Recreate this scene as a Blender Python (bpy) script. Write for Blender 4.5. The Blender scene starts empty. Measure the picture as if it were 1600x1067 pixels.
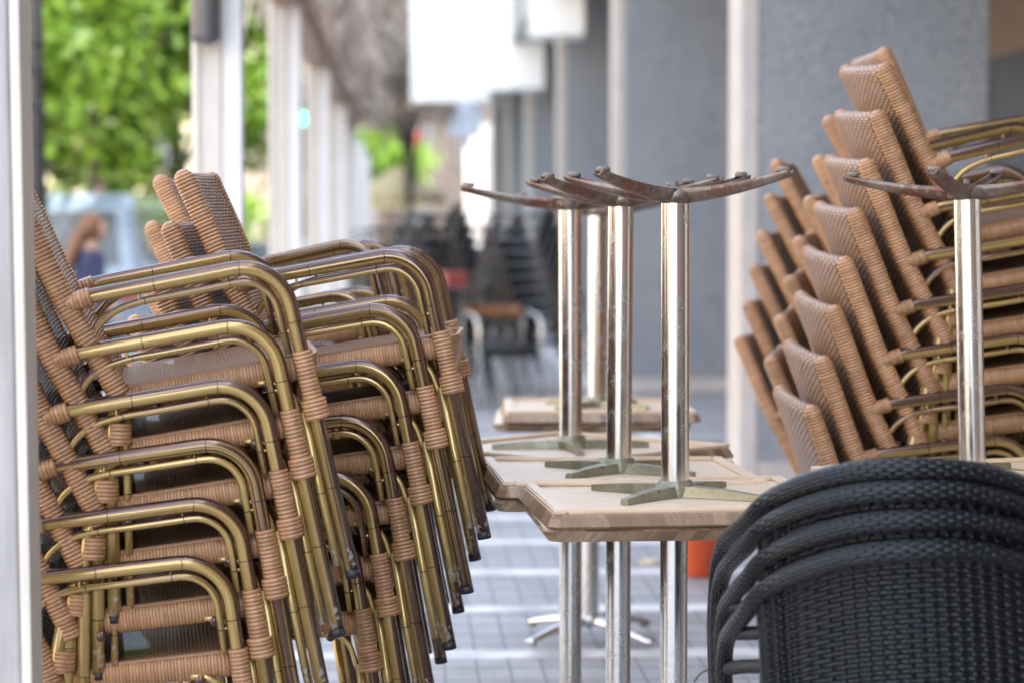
import bpy, bmesh, math, random
from mathutils import Vector, Matrix
R = math.radians
rnd = random.Random(7)
S = bpy.context.scene
COL = S.collection

# ------------------------------------------------------------------ camera maths (photo 1600 x 1067, focal 3600 px)
CAMZ, FPX, HORIZON = 1.31, 3600.0, 375.0
PITCH = math.atan((533.5 - HORIZON) / FPX)
def at(px, py, Y):
    """the world point seen at photo pixel px,py at ground distance Y"""
    dx, dy = (px - 800) / FPX, -(py - 533.5) / FPX
    c, s = math.cos(PITCH), math.sin(PITCH)
    d = Vector((dx, c + dy * s, -s + dy * c))
    d *= Y / d.y
    return Vector((d.x, d.y, d.z + CAMZ))
VPT = R(2.54)                                    # the street runs 2.5 degrees left of the view
def st(u, v, z=0.0):
    """street coordinates: u to the right, v along the street"""
    return Vector((u * math.cos(VPT) - v * math.sin(VPT), u * math.sin(VPT) + v * math.cos(VPT), z))

# ------------------------------------------------------------------ node helpers
class NT:
    def __init__(self, name):
        self.m = bpy.data.materials.new(name); self.m.use_nodes = True
        self.t = self.m.node_tree; self.t.nodes.clear()
        self.out = self.n('ShaderNodeOutputMaterial'); self.b = self.n('ShaderNodeBsdfPrincipled')
        self.t.links.new(self.b.outputs[0], self.out.inputs[0])
    def n(self, ty, **kw):
        x = self.t.nodes.new(ty)
        for k, v in kw.items(): setattr(x, k, v)
        return x
    def put(self, sock, v):
        if v is None: return
        if isinstance(v, bpy.types.NodeSocket): self.t.links.new(v, sock)
        elif isinstance(v, (tuple, list)) and len(v) == 3 and sock.type == 'RGBA': sock.default_value = (*v, 1)
        else: sock.default_value = v
    def math(self, op, a, b=None, c=None, clamp=False):
        x = self.n('ShaderNodeMath', operation=op, use_clamp=clamp)
        self.put(x.inputs[0], a)
        if b is not None: self.put(x.inputs[1], b)
        if c is not None: self.put(x.inputs[2], c)
        return x.outputs[0]
    def sep(self, v):
        x = self.n('ShaderNodeSeparateXYZ'); self.put(x.inputs[0], v); return x.outputs
    def comb(self, a, b, c=0.0):
        x = self.n('ShaderNodeCombineXYZ')
        for i, v in enumerate((a, b, c)): self.put(x.inputs[i], v)
        return x.outputs[0]
    def noise(self, vec, scale, detail=3.0, rough=0.55):
        x = self.n('ShaderNodeTexNoise'); self.put(x.inputs['Vector'], vec)
        x.inputs['Scale'].default_value = scale; x.inputs['Detail'].default_value = detail; x.inputs['Roughness'].default_value = rough
        return x.outputs['Fac']
    def ramp(self, fac, stops, interp='LINEAR'):
        x = self.n('ShaderNodeValToRGB'); self.put(x.inputs[0], fac); x.color_ramp.interpolation = interp
        e = x.color_ramp.elements
        while len(e) < len(stops): e.new(0.5)
        for i, (p, c) in enumerate(stops): e[i].position = p; e[i].color = (*c, 1) if len(c) == 3 else c
        return x.outputs[0]
    def mix(self, f, a, b, bt='MIX'):
        x = self.n('ShaderNodeMix', data_type='RGBA', blend_type=bt)
        self.put(x.inputs[0], f); self.put(x.inputs[6], a); self.put(x.inputs[7], b); return x.outputs[2]
    def uv(self): return self.n('ShaderNodeTexCoord').outputs['UV']
    def obj(self): return self.n('ShaderNodeTexCoord').outputs['Object']
    def geo(self): return self.n('ShaderNodeNewGeometry').outputs['Position']
    def rand(self): return self.n('ShaderNodeObjectInfo').outputs['Random']
    def white(self, vec):
        x = self.n('ShaderNodeTexWhiteNoise', noise_dimensions='3D'); self.put(x.inputs['Vector'], vec); return x.outputs['Value']
    def bump(self, h, strength=0.5, dist=0.002):
        x = self.n('ShaderNodeBump'); x.inputs['Strength'].default_value = strength; x.inputs['Distance'].default_value = dist
        self.put(x.inputs['Height'], h); self.put(self.b.inputs['Normal'], x.outputs[0])
    def set(self, col=None, rough=None, metal=None, coat=None, spec=None, emit=None, estr=None, trans=None):
        I = self.b.inputs
        self.put(I['Base Color'], col); self.put(I['Roughness'], rough); self.put(I['Metallic'], metal)
        self.put(I['Coat Weight'], coat); self.put(I['Specular IOR Level'], spec); self.put(I['Emission Color'], emit)
        self.put(I['Emission Strength'], estr); self.put(I['Transmission Weight'], trans); return self.m

def plain(name, col, rough=0.5, metal=0.0, var=0.12, scale=6.0, bump=0.0, coat=None):
    t = NT(name); f = t.noise(t.obj(), scale, 5.0)
    a = tuple(c * (1 - var) for c in col); b = tuple(min(1, c * (1 + var)) for c in col)
    c = t.ramp(f, [(0.3, a), (0.7, b)])
    rr = t.math('MULTIPLY_ADD', f, 0.16, rough - 0.08, clamp=True)
    if bump: t.bump(t.noise(t.obj(), scale * 8, 4.0), bump, 0.003)
    return t.set(c, rr, metal, coat)

def mat_bamboo():
    t = NT('bamboo_lacquer'); u, v, _ = t.sep(t.uv())
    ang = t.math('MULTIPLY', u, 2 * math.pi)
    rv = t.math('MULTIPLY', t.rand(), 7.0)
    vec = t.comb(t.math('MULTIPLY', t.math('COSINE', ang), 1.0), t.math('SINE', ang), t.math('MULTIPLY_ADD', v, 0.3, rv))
    f = t.math('MULTIPLY_ADD', t.math('COSINE', ang), -0.10, t.math('MULTIPLY_ADD', t.noise(vec, 1.7, 3.0, 0.6), 0.62, 0.195))  # lacquer streaks, plus a reflected gold side baked into the colour
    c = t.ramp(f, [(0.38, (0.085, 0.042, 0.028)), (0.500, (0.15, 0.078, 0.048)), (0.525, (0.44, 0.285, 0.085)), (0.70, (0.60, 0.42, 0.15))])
    k = t.math('MODULO', t.math('ADD', v, t.math('MULTIPLY', t.noise(vec, 3.0), 0.006)), 0.167)
    knot = t.math('LESS_THAN', k, 0.0017)
    c = t.mix(knot, c, (0.012, 0.008, 0.006))
    # scratches and chips
    sp = t.math('GREATER_THAN', t.noise(t.comb(t.math('MULTIPLY', u, 18.0), t.math('MULTIPLY_ADD', v, 90.0, rv)), 1.0, 2.0), 0.745)
    c = t.mix(t.math('MULTIPLY', sp, 0.6), c, (0.5, 0.46, 0.4))
    oz = t.sep(t.obj())[2]
    foot = t.math('MULTIPLY', t.math('LESS_THAN', oz, 0.055), t.math('GREATER_THAN', t.noise(t.comb(t.math('MULTIPLY', u, 5.0), t.math('MULTIPLY_ADD', oz, 40.0, rv)), 1.3, 3.0), 0.56))
    c = t.mix(t.math('MULTIPLY', foot, 0.85), c, (0.62, 0.60, 0.56))
    dust = t.math('MULTIPLY', t.ramp(t.noise(t.comb(t.math('MULTIPLY', u, 6.0), t.math('MULTIPLY_ADD', v, 14.0, rv)), 2.0, 5.0, 0.7), [(0.58, (0, 0, 0)), (0.75, (1, 1, 1))]), 0.3)
    c = t.mix(dust, c, (0.34, 0.27, 0.19))
    r = t.math('ADD', t.math('MULTIPLY_ADD', t.noise(vec, 9.0), 0.12, 0.10), t.math('MULTIPLY', dust, 0.8))
    t.bump(t.math('SUBTRACT', 1.0, knot), 0.4, 0.001)
    return t.set(c, r, 0.45, 0.55)

def mat_wrap(name, a, b, gloss=0.34, period=None, axis=1):
    """strands wound round a tube; the rings are modelled, the colour changes from strand to strand"""
    t = NT(name); u, v, _ = t.sep(t.uv())
    k = t.math('DIVIDE', v, period or 0.0085)
    cell = t.math('FLOOR', k); fr = t.math('FRACT', k)
    w = t.white(t.comb(cell, t.math('MULTIPLY', t.rand(), 50.0)))
    f = t.noise(t.comb(t.math('MULTIPLY', u, 3.0), t.math('MULTIPLY', v, 40.0), t.rand()), 2.0, 4.0)
    c = t.mix(t.math('MULTIPLY_ADD', f, 0.45, t.math('MULTIPLY', w, 0.65)), a, b)
    edge = t.math('LESS_THAN', t.math('ABSOLUTE', t.math('SUBTRACT', fr, 0.5)), 0.43)
    rz = t.math('MULTIPLY_ADD', t.rand(), 0.3, 0.85)
    c = t.mix(edge, tuple(x * 0.6 for x in a), c)
    gr = t.noise(t.comb(t.math('MULTIPLY', u, 2.0), t.math('MULTIPLY_ADD', v, 6.0, t.math('MULTIPLY', t.rand(), 9.0))), 2.5, 5.0, 0.7)
    c = t.mix(t.ramp(gr, [(0.5, (0, 0, 0)), (0.75, (0.5, 0.5, 0.5))]), c, tuple(x * 0.45 for x in a))
    hs = t.n('ShaderNodeHueSaturation'); t.put(hs.inputs['Value'], rz); t.put(hs.inputs['Color'], c); c = hs.outputs[0]
    t.bump(t.math('SINE', t.math('MULTIPLY', fr, math.pi)), 0.6, 0.0025)
    return t.set(c, gloss, 0.0, 0.1)

def mat_weave(name, a, b, gap, pu, pv, gloss=0.32, strength=0.9, dist=0.003, upow=1.0, swap=False):
    t = NT(name); u, v, _ = t.sep(t.uv())
    if swap: u, v = v, u
    row = t.math('FLOOR', t.math('DIVIDE', v, pv)); fv = t.math('FRACT', t.math('DIVIDE', v, pv))
    uu = t.math('ADD', t.math('DIVIDE', u, pu), t.math('MULTIPLY', t.math('MODULO', row, 2.0), 0.5))
    fu = t.math('FRACT', uu)
    h = t.math('MULTIPLY', t.math('POWER', t.math('SINE', t.math('MULTIPLY', fu, math.pi)), upow), t.math('POWER', t.math('SINE', t.math('MULTIPLY', fv, math.pi)), 0.6))
    w = t.white(t.comb(t.math('FLOOR', uu), row))
    f = t.noise(t.comb(u, v), 30.0, 3.0)
    c = t.mix(t.math('MULTIPLY_ADD', w, 0.5, t.math('MULTIPLY', f, 0.5)), a, b)
    g = t.ramp(h, [(0.20, (0, 0, 0)), (0.50, (1, 1, 1))])
    c = t.mix(g, gap, c)  # gap colour paints the occlusion shade between strands
    t.bump(h, strength, dist)
    return t.set(c, gloss, 0.0, 0.1)

def mat_steel(name, col, rough, streak=0.5, dirt=(0.30, 0.24, 0.17), damt=0.25):
    t = NT(name); p = t.sep(t.obj())
    f = t.noise(t.comb(t.math('MULTIPLY', p[0], 60.0), t.math('MULTIPLY', p[1], 60.0), t.math('MULTIPLY', p[2], 3.0)), 1.0, 4.0)
    g = t.noise(t.obj(), 14.0, 6.0, 0.7)
    d = t.math('MULTIPLY', t.ramp(g, [(0.5, (0, 0, 0)), (0.72, (1, 1, 1))]), damt)
    c = t.mix(d, t.mix(f, tuple(x * 0.86 for x in col), col), dirt)
    r = t.math('MULTIPLY_ADD', f, 0.12, t.math('MULTIPLY_ADD', d, 0.5, rough - 0.06))
    return t.set(c, r, t.math('SUBTRACT', 1.0, t.math('MULTIPLY', d, 0.7)))

def mat_cast():
    t = NT('worn_cast_metal'); p = t.obj()
    g = t.noise(p, 11.0, 6.0, 0.65); h = t.noise(p, 60.0, 4.0, 0.7)
    c = t.ramp(g, [(0.34, (0.30, 0.26, 0.23)), (0.47, (0.22, 0.165, 0.135)), (0.56, (0.17, 0.095, 0.07)), (0.66, (0.30, 0.07, 0.045)), (0.8, (0.22, 0.10, 0.08))])
    c = t.mix(t.math('MULTIPLY', t.math('GREATER_THAN', h, 0.6), 0.35), c, (0.5, 0.47, 0.42))
    t.bump(h, 0.35, 0.002)
    return t.set(c, t.math('MULTIPLY_ADD', h, 0.4, 0.22), 0.55)

def mat_plate():
    t = NT('olive_cast_plate'); p = t.obj()
    g = t.noise(p, 22.0, 5.0, 0.6)
    c = t.ramp(g, [(0.35, (0.22, 0.21, 0.14)), (0.58, (0.33, 0.31, 0.215)), (0.66, (0.27, 0.24, 0.17)), (0.69, (0.09, 0.04, 0.03)), (0.72, (0.3, 0.28, 0.2))])
    return t.set(c, 0.38, 0.5)

def mat_wood_edge():
    t = NT('laminate_wood_edge'); p = t.sep(t.obj())
    q = t.math('ADD', p[0], p[1])
    jit = t.math('MULTIPLY', t.noise(t.comb(q, q, 0), 5.0), 0.09)
    cell = t.math('FLOOR', t.math('DIVIDE', t.math('ADD', q, jit), 0.034))
    w = t.white(t.comb(cell, t.math('FLOOR', t.math('MULTIPLY', p[2], 30.0)), t.rand()))
    g = t.noise(t.comb(t.math('MULTIPLY', q, 55.0), 0.0, t.math('MULTIPLY', p[2], 16.0)), 2.0, 5.0)
    c = t.ramp(w, [(0.0, (0.20, 0.12, 0.07)), (0.35, (0.29, 0.185, 0.11)), (0.6, (0.36, 0.245, 0.15)), (0.88, (0.50, 0.37, 0.24)), (1.0, (0.23, 0.14, 0.085))])
    c = t.mix(t.ramp(g, [(0.4, (0, 0, 0)), (0.65, (0.6, 0.6, 0.6))]), c, (0.17, 0.10, 0.058))
    return t.set(c, 0.36, 0.0, 0.1)

def mat_wood_under():
    t = NT('pale_laminate'); p = t.sep(t.obj())
    g = t.noise(t.comb(t.math('MULTIPLY', p[0], 3.0), t.math('MULTIPLY', p[1], 30.0), 0), 2.5, 5.0)
    s = t.noise(t.obj(), 9.0, 6.0, 0.7)
    c = t.ramp(g, [(0.3, (0.68, 0.51, 0.34)), (0.7, (0.82, 0.66, 0.48))])
    c = t.mix(t.math('MULTIPLY', t.math('GREATER_THAN', s, 0.63), 0.35), c, (0.45, 0.36, 0.27))
    return t.set(c, 0.42, 0.0, 0.0, spec=0.35)

def mat_pave():
    t = NT('grey_pavers'); P = t.sep(t.geo())
    ca, sa = math.cos(VPT), math.sin(VPT)
    u = t.math('ADD', t.math('MULTIPLY', P[0], ca), t.math('MULTIPLY', P[1], sa))
    v = t.math('SUBTRACT', t.math('MULTIPLY', P[1], ca), t.math('MULTIPLY', P[0], sa))
    def grid(x, per, w):
        fr = t.math('FRACT', t.math('DIVIDE', t.math('ADD', x, 50.0), per))
        return t.math('LESS_THAN', fr, w / per)
    joint = t.math('MAXIMUM', grid(u, 0.1, 0.008), grid(v, 0.2, 0.020))
    groove = t.math('MAXIMUM', grid(v, 0.05, 0.008), grid(u, 0.05, 0.003))
    w = t.white(t.comb(t.math('FLOOR', t.math('DIVIDE', t.math('ADD', u, 50.0), 0.2)), t.math('FLOOR', t.math('DIVIDE', t.math('ADD', v, 50.0), 0.2))))
    n = t.noise(t.geo(), 3.0, 6.0, 0.65)
    c = t.mix(w, (0.37, 0.37, 0.38), (0.48, 0.475, 0.48))
    c = t.mix(t.math('MULTIPLY', groove, 0.5), c, (0.22, 0.225, 0.24))
    c = t.mix(joint, c, (0.15, 0.15, 0.155))
    band = t.math('LESS_THAN', t.math('FRACT', t.math('DIVIDE', t.math('ADD', v, 50.0 - 0.165), 0.905)), 0.15)
    wide = t.math('LESS_THAN', t.math('FRACT', t.math('DIVIDE', t.math('ADD', u, 50.0 - 0.25), 2.7)), 0.05)
    c = t.mix(t.math('MAXIMUM', band, wide), c, (0.88, 0.88, 0.87))
    c = t.mix(t.ramp(n, [(0.45, (0, 0, 0)), (0.70, (0.7, 0.7, 0.7))]), c, (0.26, 0.25, 0.235))
    t.bump(t.math('SUBTRACT', 1.0, t.math('MAXIMUM', joint, t.math('MULTIPLY', groove, 0.5))), 0.4, 0.004)
    return t.set(c, t.math('MULTIPLY_ADD', n, 0.3, 0.35))

def mat_granite():
    t = NT('grey_granite'); p = t.obj()
    f = t.noise(p, 1.3, 4.0); g = t.noise(p, 55.0, 3.0, 0.7); h = t.noise(p, 22.0, 4.0, 0.75)
    c = t.ramp(f, [(0.3, (0.29, 0.31, 0.335)), (0.7, (0.375, 0.385, 0.40))])
    c = t.mix(t.math('MULTIPLY', t.math('GREATER_THAN', g, 0.57), 0.55), c, (0.60, 0.61, 0.62))
    c = t.mix(t.math('MULTIPLY', t.math('GREATER_THAN', h, 0.57), 0.5), c, (0.20, 0.21, 0.23))
    st_ = t.noise(p, 7.0, 2.0, 0.5)
    c = t.mix(t.ramp(st_, [(0.72, (0, 0, 0)), (0.76, (0.45, 0.45, 0.45))]), c, (0.62, 0.62, 0.62))
    pz = t.sep(p)[2]
    return t.set(c, t.math('MULTIPLY_ADD', st_, 0.3, 0.25))

def mat_painted_post():
    t = NT('weathered_white_paint'); p = t.sep(t.obj()); P = t.obj()
    f = t.noise(t.comb(t.math('MULTIPLY', p[0], 9.0), t.math('MULTIPLY', p[1], 9.0), t.math('MULTIPLY', p[2], 1.2)), 2.0, 6.0, 0.65)
    g = t.noise(t.comb(t.math('MULTIPLY', p[0], 3.0), p[1], t.math('MULTIPLY', p[2], 4.0)), 16.0, 4.0, 0.7)
    c = t.ramp(f, [(0.3, (0.36, 0.35, 0.34)), (0.65, (0.52, 0.505, 0.49))])
    c = t.mix(t.ramp(g, [(0.70, (0, 0, 0)), (0.76, (0.8, 0.8, 0.8))]), c, (0.25, 0.20, 0.15))
    h = t.noise(P, 5.0, 2.0)
    c = t.mix(t.ramp(h, [(0.60, (0, 0, 0)), (0.615, (0.35, 0.35, 0.35)), (0.63, (0, 0, 0))]), c, (0.42, 0.40, 0.37))
    t.bump(g, 0.12, 0.002)
    return t.set(c, 0.45)

def mat_leaf(name, a, b):
    t = NT(name); f = t.white(t.math('MULTIPLY', t.n('ShaderNodeNewGeometry').outputs['Random Per Island'], 97.0))
    g = t.noise(t.obj(), 1.1, 2.0)
    c = t.mix(t.math('MULTIPLY_ADD', f, 0.6, t.math('MULTIPLY', g, 0.4)), a, b)
    t.set(c, 0.45)
    tr = t.n('ShaderNodeBsdfTranslucent'); t.put(tr.inputs[0], t.mix(0.5, c, (0.35, 0.5, 0.05)))
    mx = t.n('ShaderNodeMixShader'); mx.inputs[0].default_value = 0.42
    t.t.links.new(t.b.outputs[0], mx.inputs[1]); t.t.links.new(tr.outputs[0], mx.inputs[2]); t.t.links.new(mx.outputs[0], t.out.inputs[0])
    return t.m

M = {}
M['bamboo'] = mat_bamboo()
RA, RB = (0.36, 0.178, 0.080), (0.56, 0.305, 0.148)
M['wrap'] = mat_wrap('rattan_wrap', RA, RB, 0.29, 0.0080)
M['edge'] = mat_wrap('rattan_edge_strands', RA, RB, 0.36, 0.0065)
M['weave'] = mat_weave('rattan_weave', RA, RB, (0.045, 0.024, 0.015), 0.040, 0.0078, gloss=0.42, strength=1.0, dist=0.004)
M['seatweave'] = mat_weave('rattan_seat_weave_shaded', (0.24, 0.118, 0.054), (0.38, 0.20, 0.098), (0.025, 0.015, 0.010), 0.016, 0.0085, gloss=0.5, strength=1.0, dist=0.003, upow=0.5)  # rattan darkened to carry the deep shade between stacked seats
M['cap'] = plain('black_rubber', (0.02, 0.02, 0.021), 0.5)
M['steel'] = mat_steel('brushed_steel', (0.80, 0.79, 0.77), 0.2, damt=0.34)
M['cast'] = mat_cast()
M['plate'] = mat_plate(); M['pad'] = plain('worn_grey_pad', (0.24, 0.20, 0.17), 0.8, var=0.3, scale=30)
M['wedge'] = mat_wood_edge()
M['wunder'] = mat_wood_under()
M['bweave'] = mat_weave('black_weave', (0.005, 0.006, 0.008), (0.011, 0.012, 0.016), (0.003, 0.003, 0.004), 0.036, 0.0095, 0.30, 1.0, 0.0075, 0.35)
M['bhoop'] = mat_weave('black_hoop_strands', (0.007, 0.008, 0.011), (0.015, 0.017, 0.023), (0.003, 0.003, 0.004), 0.028, 0.0085, 0.24, 1.0, 0.0048, 0.4, True)
M['bwrap'] = mat_wrap('black_wrap', (0.007, 0.008, 0.010), (0.018, 0.019, 0.023), 0.36, 0.006)
M['pave'] = mat_pave()
M['granite'] = mat_granite()
M['cream'] = plain('cream_stone', (0.66, 0.60, 0.55), 0.5, var=0.08)
M['post'] = mat_painted_post()
M['creampost'] = plain('cream_paint', (0.76, 0.70, 0.62), 0.5, var=0.06)
M['white'] = plain('white_paint', (0.88, 0.88, 0.88), 0.4, var=0.03)
M['thatch'] = plain('dry_thatch', (0.50, 0.42, 0.36), 0.8, var=0.4, scale=9)
M['asphalt'] = plain('asphalt', (0.06, 0.06, 0.062), 0.85, var=0.25, scale=3, bump=0.3)
M['kerb'] = plain('kerb_stone', (0.4, 0.39, 0.37), 0.7, var=0.15)
M['leafA'] = mat_leaf('plane_tree_leaves', (0.028, 0.080, 0.008), (0.20, 0.34, 0.035))
M['leafB'] = mat_leaf('lime_leaves', (0.13, 0.27, 0.03), (0.25, 0.40, 0.05))
M['bark'] = plain('bark', (0.10, 0.075, 0.06), 0.85, var=0.4, scale=8, bump=0.6)
M['alu'] = mat_steel('aluminium', (0.80, 0.80, 0.80), 0.22, damt=0.1)
M['gunmetal'] = mat_steel('dark_polished_metal', (0.12, 0.12, 0.125), 0.2, damt=0.05); M['dark'] = plain('dark_weave', (0.014, 0.014, 0.016), 0.5)
M['woodarm'] = plain('varnished_wood', (0.30, 0.14, 0.065), 0.35, var=0.25)
M['orange'] = plain('orange_plastic', (0.80, 0.13, 0.04), 0.4, var=0.05)
M['red'] = plain('red_plastic', (0.34, 0.07, 0.065), 0.4, var=0.05)
M['creamcloth'] = plain('cream_canvas', (0.75, 0.62, 0.36), 0.8, var=0.1)
M['greymetal'] = plain('grey_metal', (0.16, 0.155, 0.155), 0.45, 0.3)
M['darkmetal'] = plain('dark_metal', (0.05, 0.048, 0.047), 0.5, 0.3)
M['brownwall'] = plain('brown_wall', (0.22, 0.15, 0.11), 0.6, var=0.2, scale=2)
M['beige'] = plain('beige_render', (0.60, 0.50, 0.38), 0.85, var=0.1, scale=1)
M['taupe'] = plain('taupe_render', (0.085, 0.07, 0.062), 0.85, var=0.2, scale=1)
def glassm():
    t = NT('window_glass'); f = t.noise(t.obj(), 0.8)
    return t.set(t.ramp(f, [(0.3, (0.05, 0.06, 0.07)), (0.7, (0.10, 0.115, 0.13))]), 0.08)
M['glass'] = glassm()
def paint(name, col):
    t = NT(name); return t.set(col, t.math('MULTIPLY_ADD', t.noise(t.obj(), 3.0), 0.1, 0.22), 0.1, 0.8)
M['carwhite'] = paint('white_car_paint', (0.22, 0.29, 0.38)); M['carblue'] = paint('blue_car_paint', (0.025, 0.06, 0.14)); M['carsilver'] = paint('silver_car_paint', (0.42, 0.44, 0.47))
M['tyre'] = plain('tyre', (0.02, 0.02, 0.02), 0.8)
M['skin'] = plain('skin', (0.60, 0.36, 0.26), 0.5, var=0.06)
M['hair'] = plain('auburn_hair', (0.17, 0.075, 0.032), 0.45, var=0.3, scale=20)
M['navy'] = plain('navy_cloth', (0.035, 0.045, 0.11), 0.8, var=0.2)
M['jeans'] = plain('denim', (0.06, 0.075, 0.12), 0.85, var=0.2)
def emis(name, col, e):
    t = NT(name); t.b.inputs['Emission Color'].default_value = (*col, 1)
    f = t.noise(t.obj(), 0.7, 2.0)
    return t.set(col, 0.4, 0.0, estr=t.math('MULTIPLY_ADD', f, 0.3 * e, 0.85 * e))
M['sign'] = emis('glow_white_sign', (1.0, 0.99, 0.97), 0.045)  # slight emission added so the boxes come out blown white
M['signblue'] = emis('glow_pale_sign', (0.72, 0.84, 1.0), 0.03)  # same added emission on the pale blue box
M['green_lamp'] = emis('green_signal_lamp', (0.05, 1.0, 0.62), 1.0)

# ------------------------------------------------------------------ mesh helpers
def link(name, bm, mat, parent=None, smooth=True, loc=None, rotz=0.0):
    me = bpy.data.meshes.new(name)
    bmesh.ops.recalc_face_normals(bm, faces=bm.faces)
    bm.to_mesh(me); bm.free()
    for p in me.polygons: p.use_smooth = smooth
    for m in (mat if isinstance(mat, (list, tuple)) else [mat]): me.materials.append(m)
    o = bpy.data.objects.new(name, me); COL.objects.link(o)
    if parent: o.parent = parent
    if loc is not None: o.location = loc
    o.rotation_euler.z = rotz
    return o
def tag(o, label=None, cat=None, group=None, kind=None):
    if label: o['label'] = label
    if cat: o['category'] = cat
    if group: o['group'] = group
    if kind: o['kind'] = kind
    return o
def thing(name, label, cat, loc=(0, 0, 0), rotz=0.0, group=None):
    o = bpy.data.objects.new(name, None); COL.objects.link(o)
    o.location = loc; o.rotation_euler = (0, 0, rotz); o.empty_display_size = 0.1
    return tag(o, label, cat, group)
KIDS = {}
def children(o):
    return [c for c in COL.objects if c.parent == o]
def dup(root):
    r = root.copy(); COL.objects.link(r)
    if root.name not in KIDS: KIDS[root.name] = [(c, children(c)) for c in children(root)]
    for c, sub in KIDS[root.name]:
        cc = c.copy(); COL.objects.link(cc); cc.parent = r
        for g in sub:
            gg = g.copy(); COL.objects.link(gg); gg.parent = cc
    return r
def new(): 
    bm = bmesh.new(); bm.loops.layers.uv.new('UVMap'); return bm
def fillet(pts, rads, n=7):
    pts = [Vector(p) for p in pts]; out = [pts[0]]
    for i in range(1, len(pts) - 1):
        a, b, c = pts[i - 1], pts[i], pts[i + 1]; r = rads[i - 1]
        if r <= 0: out.append(b); continue
        d1, d2 = (a - b).normalized(), (c - b).normalized()
        half = d1.angle(d2) / 2; L = r / math.tan(half)
        p, q = b + d1 * L, b + d2 * L; cen = b + (d1 + d2).normalized() * (r / math.sin(half))
        v1, v2 = p - cen, q - cen; tot = v1.angle(v2)
        ax = v1.cross(v2).normalized()
        for k in range(n + 1): out.append(cen + Matrix.Rotation(tot * k / n, 3, ax) @ v1)
    out.append(pts[-1]); return out
def smooth_path(pts, n=8):
    P = [Vector(p) for p in pts]; P = [2 * P[0] - P[1]] + P + [2 * P[-1] - P[-2]]; out = []
    for i in range(1, len(P) - 2):
        a, b, c, d = P[i - 1:i + 3]
        for k in range(n):
            t = k / n
            out.append(0.5 * ((2 * b) + (c - a) * t + (2 * a - 5 * b + 4 * c - d) * t * t + (3 * b - a - 3 * c + d) * t ** 3))
    out.append(P[-2]); return out
def resample(pts, step):
    L = [0.0]
    for a, b in zip(pts, pts[1:]): L.append(L[-1] + (b - a).length)
    n = max(2, int(round(L[-1] / step))); out = []; j = 0
    for k in range(n + 1):
        s = L[-1] * k / n
        while j < len(L) - 2 and L[j + 1] < s: j += 1
        f = (s - L[j]) / max(1e-9, L[j + 1] - L[j]); out.append(pts[j].lerp(pts[j + 1], min(1, f)))
    return out
def tube(bm, pts, r, seg=12, closed=False, flat=1.0, up0=None, ring=None, amp=0.08, cap=True, round_end=False, uscale=1.0):
    """sweep along pts; ring = period of wound strands (radius swells per strand); flat = squash across the second axis"""
    uvl = bm.loops.layers.uv.verify()
    pts = [Vector(p) for p in pts]; n = len(pts); N = n if not closed else n
    tang = []
    for i in range(n):
        a = pts[(i - 1) % n] if (closed or i > 0) else pts[i]; b = pts[(i + 1) % n] if (closed or i < n - 1) else pts[i]
        tang.append((b - a).normalized())
    up = Vector(up0) if up0 else (Vector((0, 1, 0)) if abs(tang[0].y) < 0.8 else Vector((0, 0, 1)))
    rings, vs, s = [], [], 0.0
    for i in range(n):
        t = tang[i]; up = (up - t * up.dot(t)).normalized(); w = t.cross(up)
        if i: s += (pts[i] - pts[i - 1]).length
        rr = r(i / (n - 1), s) if callable(r) else r
        if ring: rr *= 1 + amp * (0.55 + 0.9 * ((math.sin(int(s / ring) * 12.9898) * 43758.5453) % 1.0)) * (abs(math.sin(math.pi * s / ring)) - 0.6)
        rings.append([bm.verts.new(pts[i] + (up * math.cos(2 * math.pi * k / seg) + w * (math.sin(2 * math.pi * k / seg) * flat)) * rr) for k in range(seg)])
        vs.append(s)
    for i in range(n - 1 if not closed else n):
        A, B = rings[i], rings[(i + 1) % n]; va = vs[i]; vb = vs[i + 1] if i + 1 < n else s + (pts[0] - pts[-1]).length
        for k in range(seg):
            k2 = (k + 1) % seg
            f = bm.faces.new((A[k], A[k2], B[k2], B[k]))
            for lo, (uu, vv) in zip(f.loops, ((k, va), (k + 1, va), (k + 1, vb), (k, vb))): lo[uvl].uv = (uu / seg * uscale, vv)
    if cap and not closed:
        for rg in (rings[0], rings[-1]):
            f = bm.faces.new(rg)
            for lo in f.loops: lo[uvl].uv = (0, 0)
def box(bm, c, s, rz=0.0, bev=0.0, mi=0):
    m = Matrix.Translation(Vector(c)) @ Matrix.Rotation(rz, 4, 'Z') @ Matrix.Diagonal((*s, 1))
    g = bmesh.ops.create_cube(bm, size=1.0, matrix=m)
    fs = set(f for v in g['verts'] for f in v.link_faces)
    for f in fs: f.material_index = mi
    if bev:
        es = list(set(e for v in g['verts'] for e in v.link_edges))
        bmesh.ops.bevel(bm, geom=es, offset=bev, segments=2, affect='EDGES', profile=0.5)
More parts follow.
